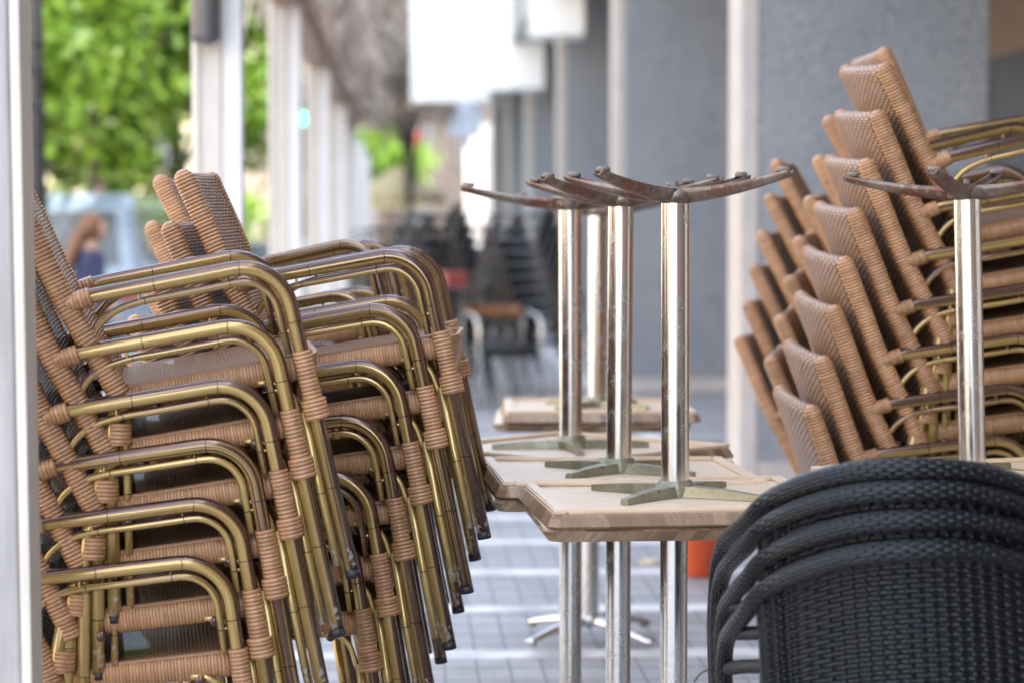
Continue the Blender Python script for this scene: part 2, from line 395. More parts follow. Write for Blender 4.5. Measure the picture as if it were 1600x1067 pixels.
def grid_sheet(bm, fn, nu, nv, su, sv, thick=0.0, tdir=None, mi=0):
    """fn(a,b) -> point, a,b in 0..1, UV in metres su,sv; thick closes it into a slab"""
    uvl = bm.loops.layers.uv.verify()
    def layer(off):
        return [[bm.verts.new(fn(i / nu, j / nv) + off) for j in range(nv + 1)] for i in range(nu + 1)]
    layers = [layer(Vector((0, 0, 0)))]
    if thick: layers.append(layer(Vector(tdir) * thick))
    for V in layers:
        for i in range(nu):
            for j in range(nv):
                f = bm.faces.new((V[i][j], V[i + 1][j], V[i + 1][j + 1], V[i][j + 1])); f.material_index = mi
                for lo, (a, b) in zip(f.loops, ((i, j), (i + 1, j), (i + 1, j + 1), (i, j + 1))): lo[uvl].uv = (a / nu * su, b / nv * sv)
    if thick:
        A, B = layers
        def strip(pa, pb):
            for k in range(len(pa) - 1):
                f = bm.faces.new((pa[k], pa[k + 1], pb[k + 1], pb[k])); f.material_index = mi
                for lo in f.loops: lo[uvl].uv = (0.003, 0.003)
        strip([A[i][0] for i in range(nu + 1)], [B[i][0] for i in range(nu + 1)])
        strip([A[i][nv] for i in range(nu + 1)], [B[i][nv] for i in range(nu + 1)])
        strip(A[0], B[0]); strip(A[nu], B[nu])
def lathe(bm, prof, seg=24, c=(0, 0, 0)):
    c = Vector(c); uvl = bm.loops.layers.uv.verify(); rs = []
    for r, z in prof: rs.append([bm.verts.new(c + Vector((r * math.cos(2 * math.pi * k / seg), r * math.sin(2 * math.pi * k / seg), z))) for k in range(seg)])
    for A, B in zip(rs, rs[1:]):
        for k in range(seg): bm.faces.new((A[k], A[(k + 1) % seg], B[(k + 1) % seg], B[k]))
    bm.faces.new(rs[0]); bm.faces.new(rs[-1])

# ------------------------------------------------------------------ the rattan armchair (local: x forward, y across, z up)
JZ, WJ, WF, LX = 0.63, 0.198, 0.222, 0.412
POST = smooth_path([(-0.078, 0, 0.868), (-0.052, 0, 0.77), (-0.02, 0, 0.645), (0.018, 0, 0.535), (0.05, 0, 0.445), (0.062, 0, 0.40)], 8)
def post_x(z):
    for a, b in zip(POST, POST[1:]):
        if b.z <= z <= a.z: return a.x + (b.x - a.x) * (a.z - z) / (a.z - b.z)
    return POST[0].x if z > POST[0].z else POST[-1].x
def make_armchair():
    t = thing('rattan_armchair', '', 'armchair')
    # backrest: woven panel, wound frame around it
    bm = new()
    th = 0.0192
    nrm = []
    for k, p in enumerate(POST):
        a_, b_ = POST[max(0, k - 1)], POST[min(len(POST) - 1, k + 1)]; d_ = (a_ - b_).normalized(); nrm.append(Vector((d_.z, 0, -d_.x)))
    prof = [p - n_ * th for p, n_ in zip(reversed(POST), reversed(nrm))]
    upd = (POST[0] - POST[1]).normalized()
    for k in range(1, 8):
        an = math.pi * k / 8; prof.append(POST[0] + (-nrm[0] * math.cos(an) + upd * math.sin(an)) * th)
    prof += [p + n_ * th for p, n_ in zip(POST, nrm)]
    ln = [0.0]
    for p, q in zip(prof, prof[1:]): ln.append(ln[-1] + (q - p).length)
    uvl = bm.loops.layers.uv.verify(); rows = []
    ys = [-WJ + 0.012 + (2 * WJ - 0.024) * k / 16 for k in range(17)]
    for p in prof:
        rows.append([bm.verts.new((p.x - 0.008 * (1 - (y / WJ) ** 2), y, p.z)) for y in ys])
    for A, B, la, lb in zip(rows, rows[1:], ln, ln[1:]):
        for k in range(16):
            f = bm.faces.new((A[k], A[k + 1], B[k + 1], B[k]))
            for lo, (yy, vv) in zip(f.loops, ((ys[k], la), (ys[k + 1], la), (ys[k + 1], lb), (ys[k], lb))): lo[uvl].uv = (yy + 1, vv)
    for k in (0, 16):
        f = bm.faces.new([r_[k] for r_ in rows])
        for lo in f.loops: lo[uvl].uv = (lo.vert.co.x, lo.vert.co.z)
    back = link('backrest', bm, M['weave'], t)
    for s in (-1, 1):
        bm = new()
        path = resample([Vector((p.x, s * WJ, p.z)) for p in reversed(POST)] + [Vector((POST[0].x, s * WJ, POST[0].z)) + upd * 0.0235], 0.0020)
        tube(bm, path, lambda f, q: 0.0222 * (math.sqrt(max(0.03, 1 - ((f - 0.955) / 0.0455) ** 2)) if f > 0.955 else 1.0), 12, flat=0.80, up0=(1, 0, 0.2), ring=0.0080, amp=0.05)
        link('backrest_post', bm, M['wrap'], back)
    # seat
    bm = new()
    def sea(a, b):
        x = 0.055 + a * 0.362; y = (b - 0.5) * 0.40
        d = 0.007 * (1 - (2 * b - 1) ** 2) * (1 - (2 * a - 1) ** 2)
        return Vector((x, y * (0.94 + 0.06 * a), 0.447 - d))
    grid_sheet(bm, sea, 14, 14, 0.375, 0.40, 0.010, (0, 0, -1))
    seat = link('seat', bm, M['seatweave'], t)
    bm = new(); box(bm, (0.243, 0, 0.416), (0.35, 0.345, 0.028), 0, 0.006); link('seat_base', bm, M['dark'], seat, smooth=False)
    bm = new()
    pts = fillet([(0.24, -0.192, 0.419), (0.417, -0.20, 0.419), (0.417, 0.20, 0.419), (0.055, 0.185, 0.419), (0.055, -0.185, 0.419), (0.24, -0.192, 0.419)], [0.03] * 4, 5)[:-1]
    pts = resample(pts, 0.013)[:-1]
    tube(bm, pts, 0.0245, 10, closed=True, flat=0.62, up0=(0, 0, 1))
    link('seat_edge', bm, M['edge'], seat)
    bm = new()                                       # bowed front apron, cut off towards the middle at its foot
    def apr(a, b):
        y = (a - 0.5) * 2 * 0.205; e = 1 - (2 * a - 1) ** 2
        z0 = 0.305 + 0.055 * min(1.0, e * 2.2)
        return Vector((0.421 + 0.034 * min(1.0, e * 1.6) * (0.35 + 0.65 * b), y, z0 + b * (0.438 - z0)))
    grid_sheet(bm, apr, 18, 6, 0.40, 0.13, 0.012, (-1, 0, 0))
    link('apron', bm, M['edge'], t)
    for z, x in ((0.398, 0.34), (0.398, 0.12)):
        bm = new(); tube(bm, [(x, -0.215, z), (x, -0.07, z), (x, 0.07, z), (x, 0.215, z)], 0.0105, 10)
        link('crossbar', bm, M['bamboo'], t)
    for s in (-1, 1):
        # arm and front leg: one bent tube
        bm = new()
        arm = fillet([(-0.005, s * WJ, JZ - 0.006), (0.045, s * (WJ + 0.002), JZ), (LX - 0.005, s * WF, JZ + 0.006), (LX + 0.027, s * (WF + 0.004), 0.0)], [0.12, 0.095], 9)
        tube(bm, arm, 0.0148, 16, up0=(0, -0.12 * s, 1))
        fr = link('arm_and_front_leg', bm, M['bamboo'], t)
        bm = new()
        br = smooth_path([(0.014, s * (WJ - 0.002), JZ - 0.112), (0.030, s * WJ, JZ - 0.070), (0.068, s * (WJ + 0.003), JZ - 0.040), (0.125, s * (WJ + 0.006), JZ - 0.0275), (0.2, s * (WF - 0.01), JZ - 0.0255)], 6)
        br = br[:-1] + fillet([(0.2, s * (WF - 0.01), JZ - 0.0255), (LX - 0.029, s * WF, JZ - 0.021), (LX - 0.021, s * WF, JZ - 0.178)], [0.068], 8)
        tube(bm, br, 0.0078, 10, up0=(0, -0.12 * s, 1))
        for q in (0.125, 0.30):
            tube(bm, [(q, s * (WJ + 0.01), JZ - 0.03), (q + 0.002, s * (WJ + 0.01), JZ - 0.008)], 0.0033, 8)
        tube(bm, [(LX - 0.026, s * WF, JZ - 0.135), (LX - 0.006, s * WF, JZ - 0.134)], 0.0033, 8)
        link('arm_brace', bm, M['bamboo'], fr)
        bm = new()
        j0, j1 = Vector((-0.012, s * WJ, JZ - 0.010)), Vector((0.036, s * (WJ + 0.001), JZ - 0.001))
        tube(bm, resample([j0, j1], 0.0018), 0.0198, 12, ring=0.0052, amp=0.07, flat=0.95)
        link('joint_wrap', bm, M['wrap'], fr)
        bm = new()
        a, b = Vector((LX + 0.0047, s * (WF + 0.001), 0.455)), Vector((LX + 0.012, s * (WF + 0.0025), 0.318))
        tube(bm, resample([a, b], 0.0021), lambda f, q: 0.0195 + (0.006 if f > 0.72 else 0.0), 14, ring=0.0080, amp=0.045, flat=1.0)
        link('leg_wrap', bm, M['wrap'], fr)
        bm = new()
        tube(bm, [(LX - 0.013, s * (WF - 0.004), 0.335), (LX - 0.006, s * (WF - 0.004), 0.16), (LX + 0.001, s * (WF - 0.004), 0.022)], 0.0095, 10, up0=(0, -s, 0))
        tube(bm, smooth_path([(0.322, s * 0.205, 0.405), (0.352, s * 0.21, 0.400), (0.380, s * 0.214, 0.375), (0.392, s * 0.217, 0.325)], 5), 0.0062, 8)
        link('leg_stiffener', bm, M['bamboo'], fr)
        bm = new(); tube(bm, [(LX + 0.0262, s * (WF + 0.004), 0.010), (LX + 0.0266, s * (WF + 0.004), -0.006)], 0.0152, 14)
        link('foot_cap', bm, M['cap'], fr)
        # rear leg
        bm = new()
        tube(bm, fillet([(0.050, s * 0.198, 0.435), (0.022, s * 0.200, 0.34), (-0.034, s * 0.205, 0.0)], [0.2], 5), 0.0145, 14, up0=(0, -s, 0))
        tube(bm, [(0.066, s * 0.196, 0.40), (0.050, s * 0.198, 0.33), (-0.002, s * 0.204, 0.0)], 0.0085, 10, up0=(0, -s, 0))
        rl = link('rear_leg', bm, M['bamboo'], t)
        bm = new()
        a, b = Vector((0.045, s * 0.199, 0.378)), Vector((0.036, s * 0.2, 0.336))
        tube(bm, resample([a, b], 0.0021), 0.0255, 14, ring=0.0080, amp=0.045, flat=0.74, up0=(1, 0, 0))
        link('leg_wrap', bm, M['wrap'], rl)
        bm = new(); tube(bm, [(-0.0325, s * 0.205, 0.008), (-0.035, s * 0.205, -0.006)], 0.015, 14)
        link('foot_cap', bm, M['cap'], rl)
    return t
proto = make_armchair()
used = [False]
ORD = ['', 'second', 'third', 'fourth', 'fifth', 'sixth', 'seventh', 'eighth', 'ninth']
def chair_stack(px, py, d, yaw, tilts, step, where, group, roll=0.0, n=None, jitter=0.4):
    """the topmost chair's near arm joint is where the photo shows it at ground distance d; the others nest below"""
    top = at(px, py, d); n = len(tilts)
    for k in range(n):
        o = proto if not used[0] else dup(proto); used[0] = True
        ya = R(yaw + rnd.uniform(-jitter, jitter))
        rot = Matrix.Rotation(ya, 3, 'Z') @ Matrix.Rotation(R(-tilts[k]), 3, 'Y') @ Matrix.Rotation(R(roll + rnd.uniform(-0.3, 0.3)), 3, 'X')
        J = top + Matrix.Rotation(R(yaw), 3, 'Z') @ Vector((step[0] * k, rnd.uniform(-0.003, 0.003), step[1] * k))
        J += Vector((rnd.uniform(-0.002, 0.002), 0, rnd.uniform(-0.002, 0.002)))
        o.location = J - rot @ Vector((0.0, -WJ, JZ))
        o.rotation_euler = rot.to_euler()
        pos = 'topmost' if k == 0 else ('lowest' if k == n - 1 else ORD[k] + ' from the top')
        tag(o, f'bamboo-framed rattan armchair, {pos} in {where}', 'armchair', group)
chair_stack(114, 468, 4.45, 9.0, [10, 9.3, 8.4, 7.2, 6.2, 5.2], (-0.0235, -0.109), 'the stack beside the near white post', 'rattan chairs stacked on the left', roll=2.7)
chair_stack(374, 440, 5.02, -1.2, [9.4, 8.8, 8.1, 7.3, 6.5, 5.6], (-0.033, -0.1155), 'the left stack whose feet reach the tables', 'rattan chairs stacked on the left', roll=1.0)
chair_stack(332, 428, 5.62, -4.0, [11.5, 10, 9, 8, 7, 6], (-0.026, -0.116), 'the hindmost of the left stacks', 'rattan chairs stacked on the left')
chair_stack(1460, 250, 5.70, 4.5, [12.5, 9.2, 8.6, 8, 7.4, 6.8, 6.2, 5.6], (-0.029, -0.1215), 'the nearest right stack behind the pole', 'rattan chairs stacked on the right', roll=3.5)
chair_stack(1372, 312, 6.40, -12.0, [13.5, 12.5, 12, 11, 10, 9, 8], (-0.030, -0.1135), 'the middle one of the right stacks', 'rattan chairs stacked on the right', roll=2)
chair_stack(1282, 366, 7.15, -13.0, [14, 13, 12, 11, 10, 9], (-0.026, -0.1125), 'the right stack beside the stone pillar', 'rattan chairs stacked on the right')

o = dup(proto); ask = Matrix.Rotation(R(2), 3, 'Z') @ Matrix.Rotation(R(-9), 3, 'Y')
o.location = at(1447, 214, 6.36) - ask @ Vector((0, -WJ, JZ)); o.rotation_euler = ask.to_euler()
tag(o, 'bamboo-framed rattan armchair set askew on the middle right stack, its back highest of all', 'armchair', 'rattan chairs stacked on the right')
# ------------------------------------------------------------------ square cafe tables; one upright, one upside down on it
HT = 0.31
def tabletop(parent, zlow, inverted):
    """slab 3 cm thick between zlow and zlow+0.03 as it stands; the rim stands up on the underside"""
    bm = new()
    z0, z1 = (zlow, zlow + 0.0275)
    a, b = (HT, HT - 0.008) if inverted else (HT - 0.012, HT)
    def loop(h, z, c=0.018):
        return [bm.verts.new((sx * h - (sx * c if k in (0,) else 0), sy * h - (sy * c if k in (1,) else 0), z)) for sx, sy, k in ((-1, -1, 1), (-1, -1, 0), (1, -1, 0), (1, -1, 1), (1, 1, 1), (1, 1, 0), (-1, 1, 0), (-1, 1, 1))]
    L = [loop(a - 0.004, z0), loop(a, z0 + 0.004), loop(b, z1 - 0.005), loop(b - 0.004, z1)]
    for A, B in zip(L, L[1:]):
        for k in range(8): bm.faces.new((A[k], A[(k + 1) % 8], B[(k + 1) % 8], B[k]))
    bm.faces.new(L[0]); bm.faces.new(L[-1])
    o = link('tabletop', bm, [M['wedge'], M['wunder']], parent, smooth=False)
    for p in o.data.polygons:
        if abs(p.normal.z) > 0.9: p.material_index = 1
    if not inverted: return
    bm = new()
    zr = z1 if inverted else z0
    sg = 1 if inverted else -1
    w = 0.026
    for k in range(4):
        rz = k * math.pi / 2
        c = Matrix.Rotation(rz, 3, 'Z') @ Vector((0, HT - 0.014 - w / 2, 0))
        m = Matrix.Translation((c.x, c.y, zr + sg * 0.0045)) @ Matrix.Rotation(rz, 4, 'Z')
        g = bmesh.ops.create_cube(bm, size=1.0, matrix=m @ Matrix.Diagonal((2 * HT - 0.028 - (0 if k % 2 else 2 * w + 0.001), w, 0.010, 1)))
        bmesh.ops.bevel(bm, geom=list(set(e for v in g['verts'] for e in v.link_edges)), offset=0.003, segments=2, affect='EDGES')
    link('rim', bm, M['wunder'], o, smooth=False)
def table_parts(parent, flip, zt, arm_rot, pole_r=0.0295, lean=(0, 0)):
    """all parts in the table's own frame: top surface at z=0 pointing up when upright"""
    sg = -1 if not flip else 1                       # direction from the tabletop towards the foot
    tabletop(parent, zt if flip else zt - 0.0275, flip)
    zp = zt + sg * 0.0275
    bm = new()                                       # X-shaped mounting plate
    for k in range(4):
        an = math.pi / 4 + k * math.pi / 2 + R(4)
        d = Vector((math.cos(an), math.sin(an), 0)); q = Vector((-d.y, d.x, 0))
        prof = [(0.018, 0.030, 0.024), (0.06, 0.021, 0.023), (0.13, 0.013, 0.020), (0.205, 0.010, 0.013)]
        rows = []
        for r_, w_, h_ in prof:
            h_ *= sg
            rows.append([bm.verts.new(d * r_ + q * w_ + Vector((0, 0, zp + sg * 0.001))), bm.verts.new(d * r_ + q * w_ * 0.8 + Vector((0, 0, zp + h_))), bm.verts.new(d * r_ - q * w_ * 0.8 + Vector((0, 0, zp + h_))), bm.verts.new(d * r_ - q * w_ + Vector((0, 0, zp + sg * 0.001)))])
        for A, B in zip(rows, rows[1:]):
            for i in range(4): bm.faces.new((A[i], A[(i + 1) % 4], B[(i + 1) % 4], B[i]))
        bm.faces.new(rows[0]); bm.faces.new(rows[-1])
    lathe(bm, [(0.043, zp + sg * 0.001), (0.043, zp + sg * 0.02), (0.034, zp + sg * 0.034)], 24)
    link('mounting_plate', bm, M['plate'], parent, smooth=False)
    zh = zt + sg * 0.645
    bm = new(); lathe(bm, [(pole_r, zp + sg * 0.02), (pole_r, zh)], 40)
    po = link('pole', bm, M['steel'], parent)
    mod = po.modifiers.new('edge', 'EDGE_SPLIT'); mod.split_angle = R(40)
    bm = new(); lathe(bm, [(0.036, zh + sg * 0.0005), (0.046, zh + sg * 0.006), (0.047, zh + sg * 0.022), (0.03, zh + sg * 0.032), (0.008, zh + sg * 0.034), (0.007, zh + sg * 0.046)], 28)
    hub = link('base_hub', bm, M['cast'] if flip else M['alu'], parent)
    for k in range(4):
        an = R(arm_rot) + k * math.pi / 2
        d = Vector((math.cos(an), math.sin(an), 0)); q = Vector((-d.y, d.x, 0))
        bm = new(); rows = []
        n = 12
        for i in range(n + 1):
            f = i / n; r_ = 0.030 + f * 0.252
            rise = 0.030 + 0.034 * f ** 1.7
            w_ = 0.026 - 0.010 * f if f < 0.95 else 0.0135
            h_ = 0.031 - 0.017 * f
            z = zh + sg * rise
            row = []
            for m_ in range(9):
                th = math.pi * m_ / 8
                row.append(bm.verts.new(d * r_ + q * (w_ * math.cos(th)) + Vector((0, 0, z - sg * h_ * math.sin(th)))))
            # hollow inner side
            for m_ in range(8, -1, -1):
                th = math.pi * m_ / 8
                row.append(bm.verts.new(d * r_ + q * (w_ * 0.72 * math.cos(th)) + Vector((0, 0, z + sg * 0.001 - sg * h_ * 0.62 * math.sin(th)))))
            rows.append(row)
        for A, B in zip(rows, rows[1:]):
            for i in range(len(A)): bm.faces.new((A[i], A[(i + 1) % len(A)], B[(i + 1) % len(A)], B[i]))
        bm.faces.new(rows[0]); bm.faces.new(rows[-1])
        ft = link('foot', bm, M['cast'] if flip else M['alu'], parent)
        bm = new(); lathe(bm, [(0.014, 0), (0.0145, sg * 0.007), (0.011, sg * 0.011)], 14, d * 0.262 + Vector((0, 0, zh + sg * 0.060)))
        link('foot_pad', bm, M['pad'], ft)
def table_pair(px, d, rot, rot_up, arm_up, arm_low, where, lean=0.0, zoff=0.0, leany=0.0, shift=0.0):
    X = (px - 800) / FPX * d
    lo = thing('cafe_table', f'wood-edged café table standing upright, {where}', 'table', (X + shift, d + 0.01, 0.0), R(rot), 'upright café tables')
    table_parts(lo, False, 0.739, arm_low)
    up = thing('upturned_cafe_table', f'wood-edged café table turned upside down, {where}', 'table', (X, d, 0.742 + zoff), R(rot_up), 'café tables turned upside down on others')
    table_parts(up, True, 0.0, arm_up)
    up.rotation_euler.y = R(lean); up.rotation_euler.x = R(leany)
table_pair(1056, 4.86, 5.0, 6.5, 46, 40, 'nearest in the row, before the orange bucket', lean=-0.2, shift=-0.002)
table_pair(967, 5.36, 3.0, 5.0, 44, 30, 'second in the row from the camera', lean=0.4)
table_pair(892, 5.98, 41.0, 46.5, -44, 5, 'third in the row and turned cornerwise', lean=-0.3)
table_pair(933, 7.45, -1.0, 1.0, 20, 45, 'farthest in the row', lean=0.1, shift=-0.022)
table_pair(1523, 5.12, 4.0, 7.0, 57, 20, 'beside the right rattan stacks, behind the black chairs', lean=-1.7, zoff=0.012)

# ------------------------------------------------------------------ black woven tub chairs, seen from behind
def make_tub():
    t = thing('woven_tub_chair', '', 'armchair')
    SZ = 1.083
    half = [(x_ * 1.15 * SZ, y_ * SZ, 1.31 - (1.31 - z_) * SZ if z_ > 0.5 else z_) for x_, y_, z_ in [(0, 0, .826), (-.05, .003, .824), (-.095, .012, .816), (-.145, .03, .798), (-.182, .058, .775), (-.206, .10, .748), (-.221, .16, .716), (-.236, .24, .683), (-.247, .32, .650), (-.253, .375, .610), (-.256, .40, .555), (-.257, .412, .40), (-.25, .43, .20), (-.245, .44, .0)]]
    L = smooth_path(half, 8)
    full = list(reversed(L)) + [Vector((-p.x, p.y, p.z)) for p in L[1:]]
    bm = new(); tube(bm, resample(full, 0.008), lambda f, s: 0.0158 + 0.0030 * math.exp(-((f - 0.5) / 0.16) ** 2), 16, uscale=0.13)
    link('frame_hoop', bm, M['bhoop'], t)
    bm = new()
    hx = [(p.x, p.y, p.z) for p in L if p.y < 0.125]
    def hoopz(x):
        x = -abs(x)
        for a, b in zip(hx, hx[1:]):
            if b[0] <= x <= a[0]:
                f = (a[0] - x) / max(1e-6, a[0] - b[0]); return a[1] + (b[1] - a[1]) * f, a[2] + (b[2] - a[2]) * f
        return hx[-1][1], hx[-1][2]
    def pan(a, b):
        x = (a - 0.5) * 2 * 0.238 * SZ; hy, hz = hoopz(x)
        z = 0.36 + b * (hz - 0.012 - 0.36)
        y = hy * (0.55 + 0.45 * b) + 0.03 * (1 - b)
        rib = 0.0016 * math.sin(a * 2 * math.pi * 23)
        if a < 0.11 or a > 0.89: rib = 0.006 * math.sin(a * 2 * math.pi * 23)
        return Vector((x, y - rib, z))
    grid_sheet(bm, pan, 184, 24, 0.44, 0.45, 0.016, (0, 1, 0))
    link('back_panel', bm, M['bweave'], t)
    bm = new()
    grid_sheet(bm, lambda a, b: Vector(((a - .5) * .43, 0.06 + b * 0.37, 0.42 - 0.012 * math.sin(math.pi * a) * math.sin(math.pi * b))), 16, 16, .43, .37, 0.03, (0, 0, -1))
    link('seat', bm, M['bweave'], t)
    for s in (-1, 1):
        bm = new(); tube(bm, resample([Vector((s * 0.316, 0.43, 0.455)), Vector((s * 0.290, 0.27, 0.49)), Vector((s * 0.242, 0.09, 0.525))], 0.0017), 0.0125, 12, ring=0.006, amp=0.12)
        link('side_rail', bm, M['bwrap'], t)
        bm = new(); tube(bm, resample([Vector((s * 0.19, 0.075, 0.55)), Vector((s * 0.21, 0.03, 0.0))], 0.004), 0.014, 12, ring=0.009, amp=0.08)
        link('rear_leg', bm, M['bwrap'], t)
    return t
tub = make_tub()
for k in range(4):
    o = tub if k == 0 else dup(tub)
    o.location = (0.728 - 0.012 * k + (0.003 if k % 2 else 0), 3.90 + 0.028 * k, (0.0, 0.048, 0.096, 0.132)[k])
    o.rotation_euler = (R(0.6 * k), R(-4.2 + 1.45 * k), R(-4.0 + 0.6 * k))
    pos = ['lowest, its whole back in view,', 'second from the bottom of the stack', 'second from the top of the stack', 'topmost of the stack'][k]
    tag(o, f'black woven tub chair, {pos} before the tables', 'armchair', 'black tub chairs stacked in front')
bm = new(); tube(bm, smooth_path([(0, 0, 0), (-0.012, -0.01, 0.004), (-0.028, -0.012, -0.004), (-0.04, -0.012, -0.02)], 5), 0.0014, 6)
tag(link('cable_tie', bm, M['cap'], loc=at(1117, 1047, 4.26)), 'thin black cable tie end curling from the tub chair leg', 'cable tie')

# ------------------------------------------------------------------ the ground
def sheet(name, u0, u1, v0, v1, z, mat):
    bm = new(); vs = [bm.verts.new(st(u, v, z)) for u, v in ((u0, v0), (u1, v0), (u1, v1), (u0, v1))]; bm.faces.new(vs)
    return tag(link(name, bm, mat, smooth=False), kind='structure')
sheet('ground', -120, 120, -60, 260, -0.16, M['asphalt'])
sheet('road', -13.0, -3.6, -60, 200, -0.150, M['asphalt'])
def slab(name, u0, u1, v0, v1, z0, z1, mat):
    bm = new(); c = st((u0 + u1) / 2, (v0 + v1) / 2, (z0 + z1) / 2)
    box(bm, c, (u1 - u0, v1 - v0, z1 - z0), VPT, 0.0)
    return tag(link(name, bm, mat, smooth=False), kind='structure')
slab('pavement', -3.3, 9.0, -40, 140, -0.20, 0.0, M['pave'])
slab('kerb', -3.6, -3.302, -40, 140, -0.20, 0.004, M['kerb'])
slab('far_pavement', -19.0, -13.0, -40, 140, -0.20, -0.01, M['pave'])
bm = new()
for i in range(22):
    v = -20 + i * 6.0
    vs = [bm.verts.new(st(u, w, -0.144)) for u, w in ((-8.4, v), (-8.25, v), (-8.25, v + 3), (-8.4, v + 3))]; bm.faces.new(vs)
tag(link('road_markings', bm, M['white'], smooth=False), kind='structure')

# ------------------------------------------------------------------ arcade building on the right
bld = thing('arcade_building', 'grey granite arcade building with cream-edged pillars along the pavement', 'building', st(1.7, 20, 0))
def in_bld(o):
    o.parent = bld; o.matrix_parent_inverse = Matrix.Translation(-bld.location); return o
for i in range(-1, 9):
    v = 12.28 + 7.55 * i
    bm = new(); box(bm, st(1.865 + 0.62, v + 0.23, 2.1), (1.24, 0.44, 4.2), VPT, 0.006)
    p = in_bld(link('pillar', bm, M['granite'], smooth=False))
    bm = new(); box(bm, st(1.815, v + 0.23, 2.1), (0.098, 0.46, 4.2), VPT, 0.008)
    e = link('pillar_edge', bm, M['cream'], smooth=False); e.parent = p; e.matrix_parent_inverse = p.matrix_basis.inverted()
    bm = new(); box(bm, st(2.49, v - 0.012, 0.06), (1.235, 0.02, 0.12), VPT, 0.003)
    e = link('plinth', bm, M['cream'], smooth=False); e.parent = p
    # slim joint in the granite cladding
bm = new(); box(bm, st(5.6, 5, 6.6), (8.2, 90, 4.8), VPT, 0.0); in_bld(link('upper_floors', bm, M['granite'], smooth=False))  # unseen; height and length set by the shadow wanted on the pavement
bm = new(); box(bm, st(5.2, 35, 2.1), (0.3, 150, 4.19), VPT, 0.0); in_bld(link('back_wall', bm, M['brownwall'], smooth=False))
for i in range(12):
    bm = new(); c = st(5.03, 4 + i * 7.55, 1.65); box(bm, c, (0.06, 4.6, 2.7), VPT, 0.01)
    w = in_bld(link('shop_window', bm, M['brownwall'], smooth=False))
    bm = new(); box(bm, st(4.985, 4 + i * 7.55, 1.65), (0.04, 4.3, 2.4), VPT, 0.0)
    link('pane', bm, M['glass'], w, smooth=False)
# a beige door leaf just right of the first pillar
SG = 'white sign boxes along the arcade'
def sign(pxl, pxr, v, z0, z1, mat, label):
    d = v
    xl, xr = (pxl - 800) / FPX * d, (pxr - 800) / FPX * d
    t = thing('sign_box', label, 'sign', ((xl + xr) / 2, d, z0), VPT, SG)
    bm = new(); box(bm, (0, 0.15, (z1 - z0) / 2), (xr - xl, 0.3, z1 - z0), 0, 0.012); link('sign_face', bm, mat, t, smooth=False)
    bm = new()
    for s in (-1, 1): box(bm, (s * (xr - xl) * 0.35, 0.16, z1 - z0 + 0.35), (0.04, 0.04, 0.7))
    link('bracket', bm, M['greymetal'], t, smooth=False)
    bm = new(); w_, h_ = xr - xl, z1 - z0
    for cx, cz, sx, sz in ((0, 0.012, w_ + .03, .035), (0, h_ - .012, w_ + .03, .035), (-w_ / 2, h_ / 2, .035, h_ - .062), (w_ / 2, h_ / 2, .035, h_ - .062)): box(bm, (cx, -0.006, cz), (sx, .035, sz), 0, .004)
    link('frame', bm, M['alu'], t, smooth=False)
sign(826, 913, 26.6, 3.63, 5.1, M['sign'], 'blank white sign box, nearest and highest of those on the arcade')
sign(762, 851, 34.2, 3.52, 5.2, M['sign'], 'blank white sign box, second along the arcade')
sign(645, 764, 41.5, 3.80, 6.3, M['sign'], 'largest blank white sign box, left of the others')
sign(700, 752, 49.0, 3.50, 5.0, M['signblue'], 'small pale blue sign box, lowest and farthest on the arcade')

# ------------------------------------------------------------------ terrace posts, thatched awning edge
PG = 'white terrace posts along the pavement edge'
def post(v, label, u=-0.67, near=False):
    if near:
        o = thing('terrace_post', label, 'post', st(u - 0.089, v, 0), VPT, PG); o.rotation_euler.y = R(-0.55)
        bm = new(); box(bm, (-0.010, 0, 1.5), (0.19, 0.13, 3.0), 0, 0.006); link('shaft', bm, M['post'], o, smooth=False)
        bm = new(); box(bm, (0.0945, -0.003, 1.5), (0.0185, 0.12, 3.0), 0, 0.003); box(bm, (0.0, 0, 0.006), (0.26, 0.2, 0.012), 0, 0.002); link('side_strip', bm, M['creampost'], o, smooth=False)
    else:
        o = thing('terrace_post', label, 'post', st(u - 0.10, v, 0), VPT, PG)
        bm = new(); box(bm, (-0.04, 0, 1.39), (0.12, 0.12, 2.78), 0, 0.008); box(bm, (-0.078, -0.066, 1.39), (0.02, 0.012, 2.78), 0, 0.003); link('shaft', bm, M['creampost'], o, smooth=False)
        bm = new(); box(bm, (0.0595, 0.03, 1.40), (0.077, 0.16, 2.72), 0, 0.004); link('glazing_channel', bm, M['white'], o, smooth=False)
    return o
post(4.09, 'weathered white terrace post close to the camera beside the rattan chairs', near=True)
lbl = ['second white terrace post, behind the left rattan stacks, with grey lamp', 'third white terrace post from the camera', 'fourth white terrace post from the camera, slim in the distance', 'fifth white terrace post from the camera', 'sixth white terrace post from the camera', 'seventh white terrace post from the camera', 'farthest white terrace post']
for i, l in enumerate(lbl): post(9.35 + 5.05 * i, l)
bm = new(); lathe(bm, [(0.02, -0.01), (0.052, 0.0), (0.058, 0.03), (0.058, 0.42), (0.05, 0.45), (0.02, 0.46)], 20)
o = tag(link('post_lamp', bm, M['greymetal'], loc=at(321, 66, 9.15)), 'grey cylindrical lamp fixed high on the second white post', 'lamp')
aw = thing('thatched_awning', 'brown dry thatch awning edge running along the post tops', 'awning', st(-0.75, 22, 2.75), VPT)
bm = new(); box(bm, (0, -2.5, 0.09), (0.16, 23, 0.18), 0, 0.01); link('beam', bm, M['woodarm'], aw, smooth=False)
bm = new()
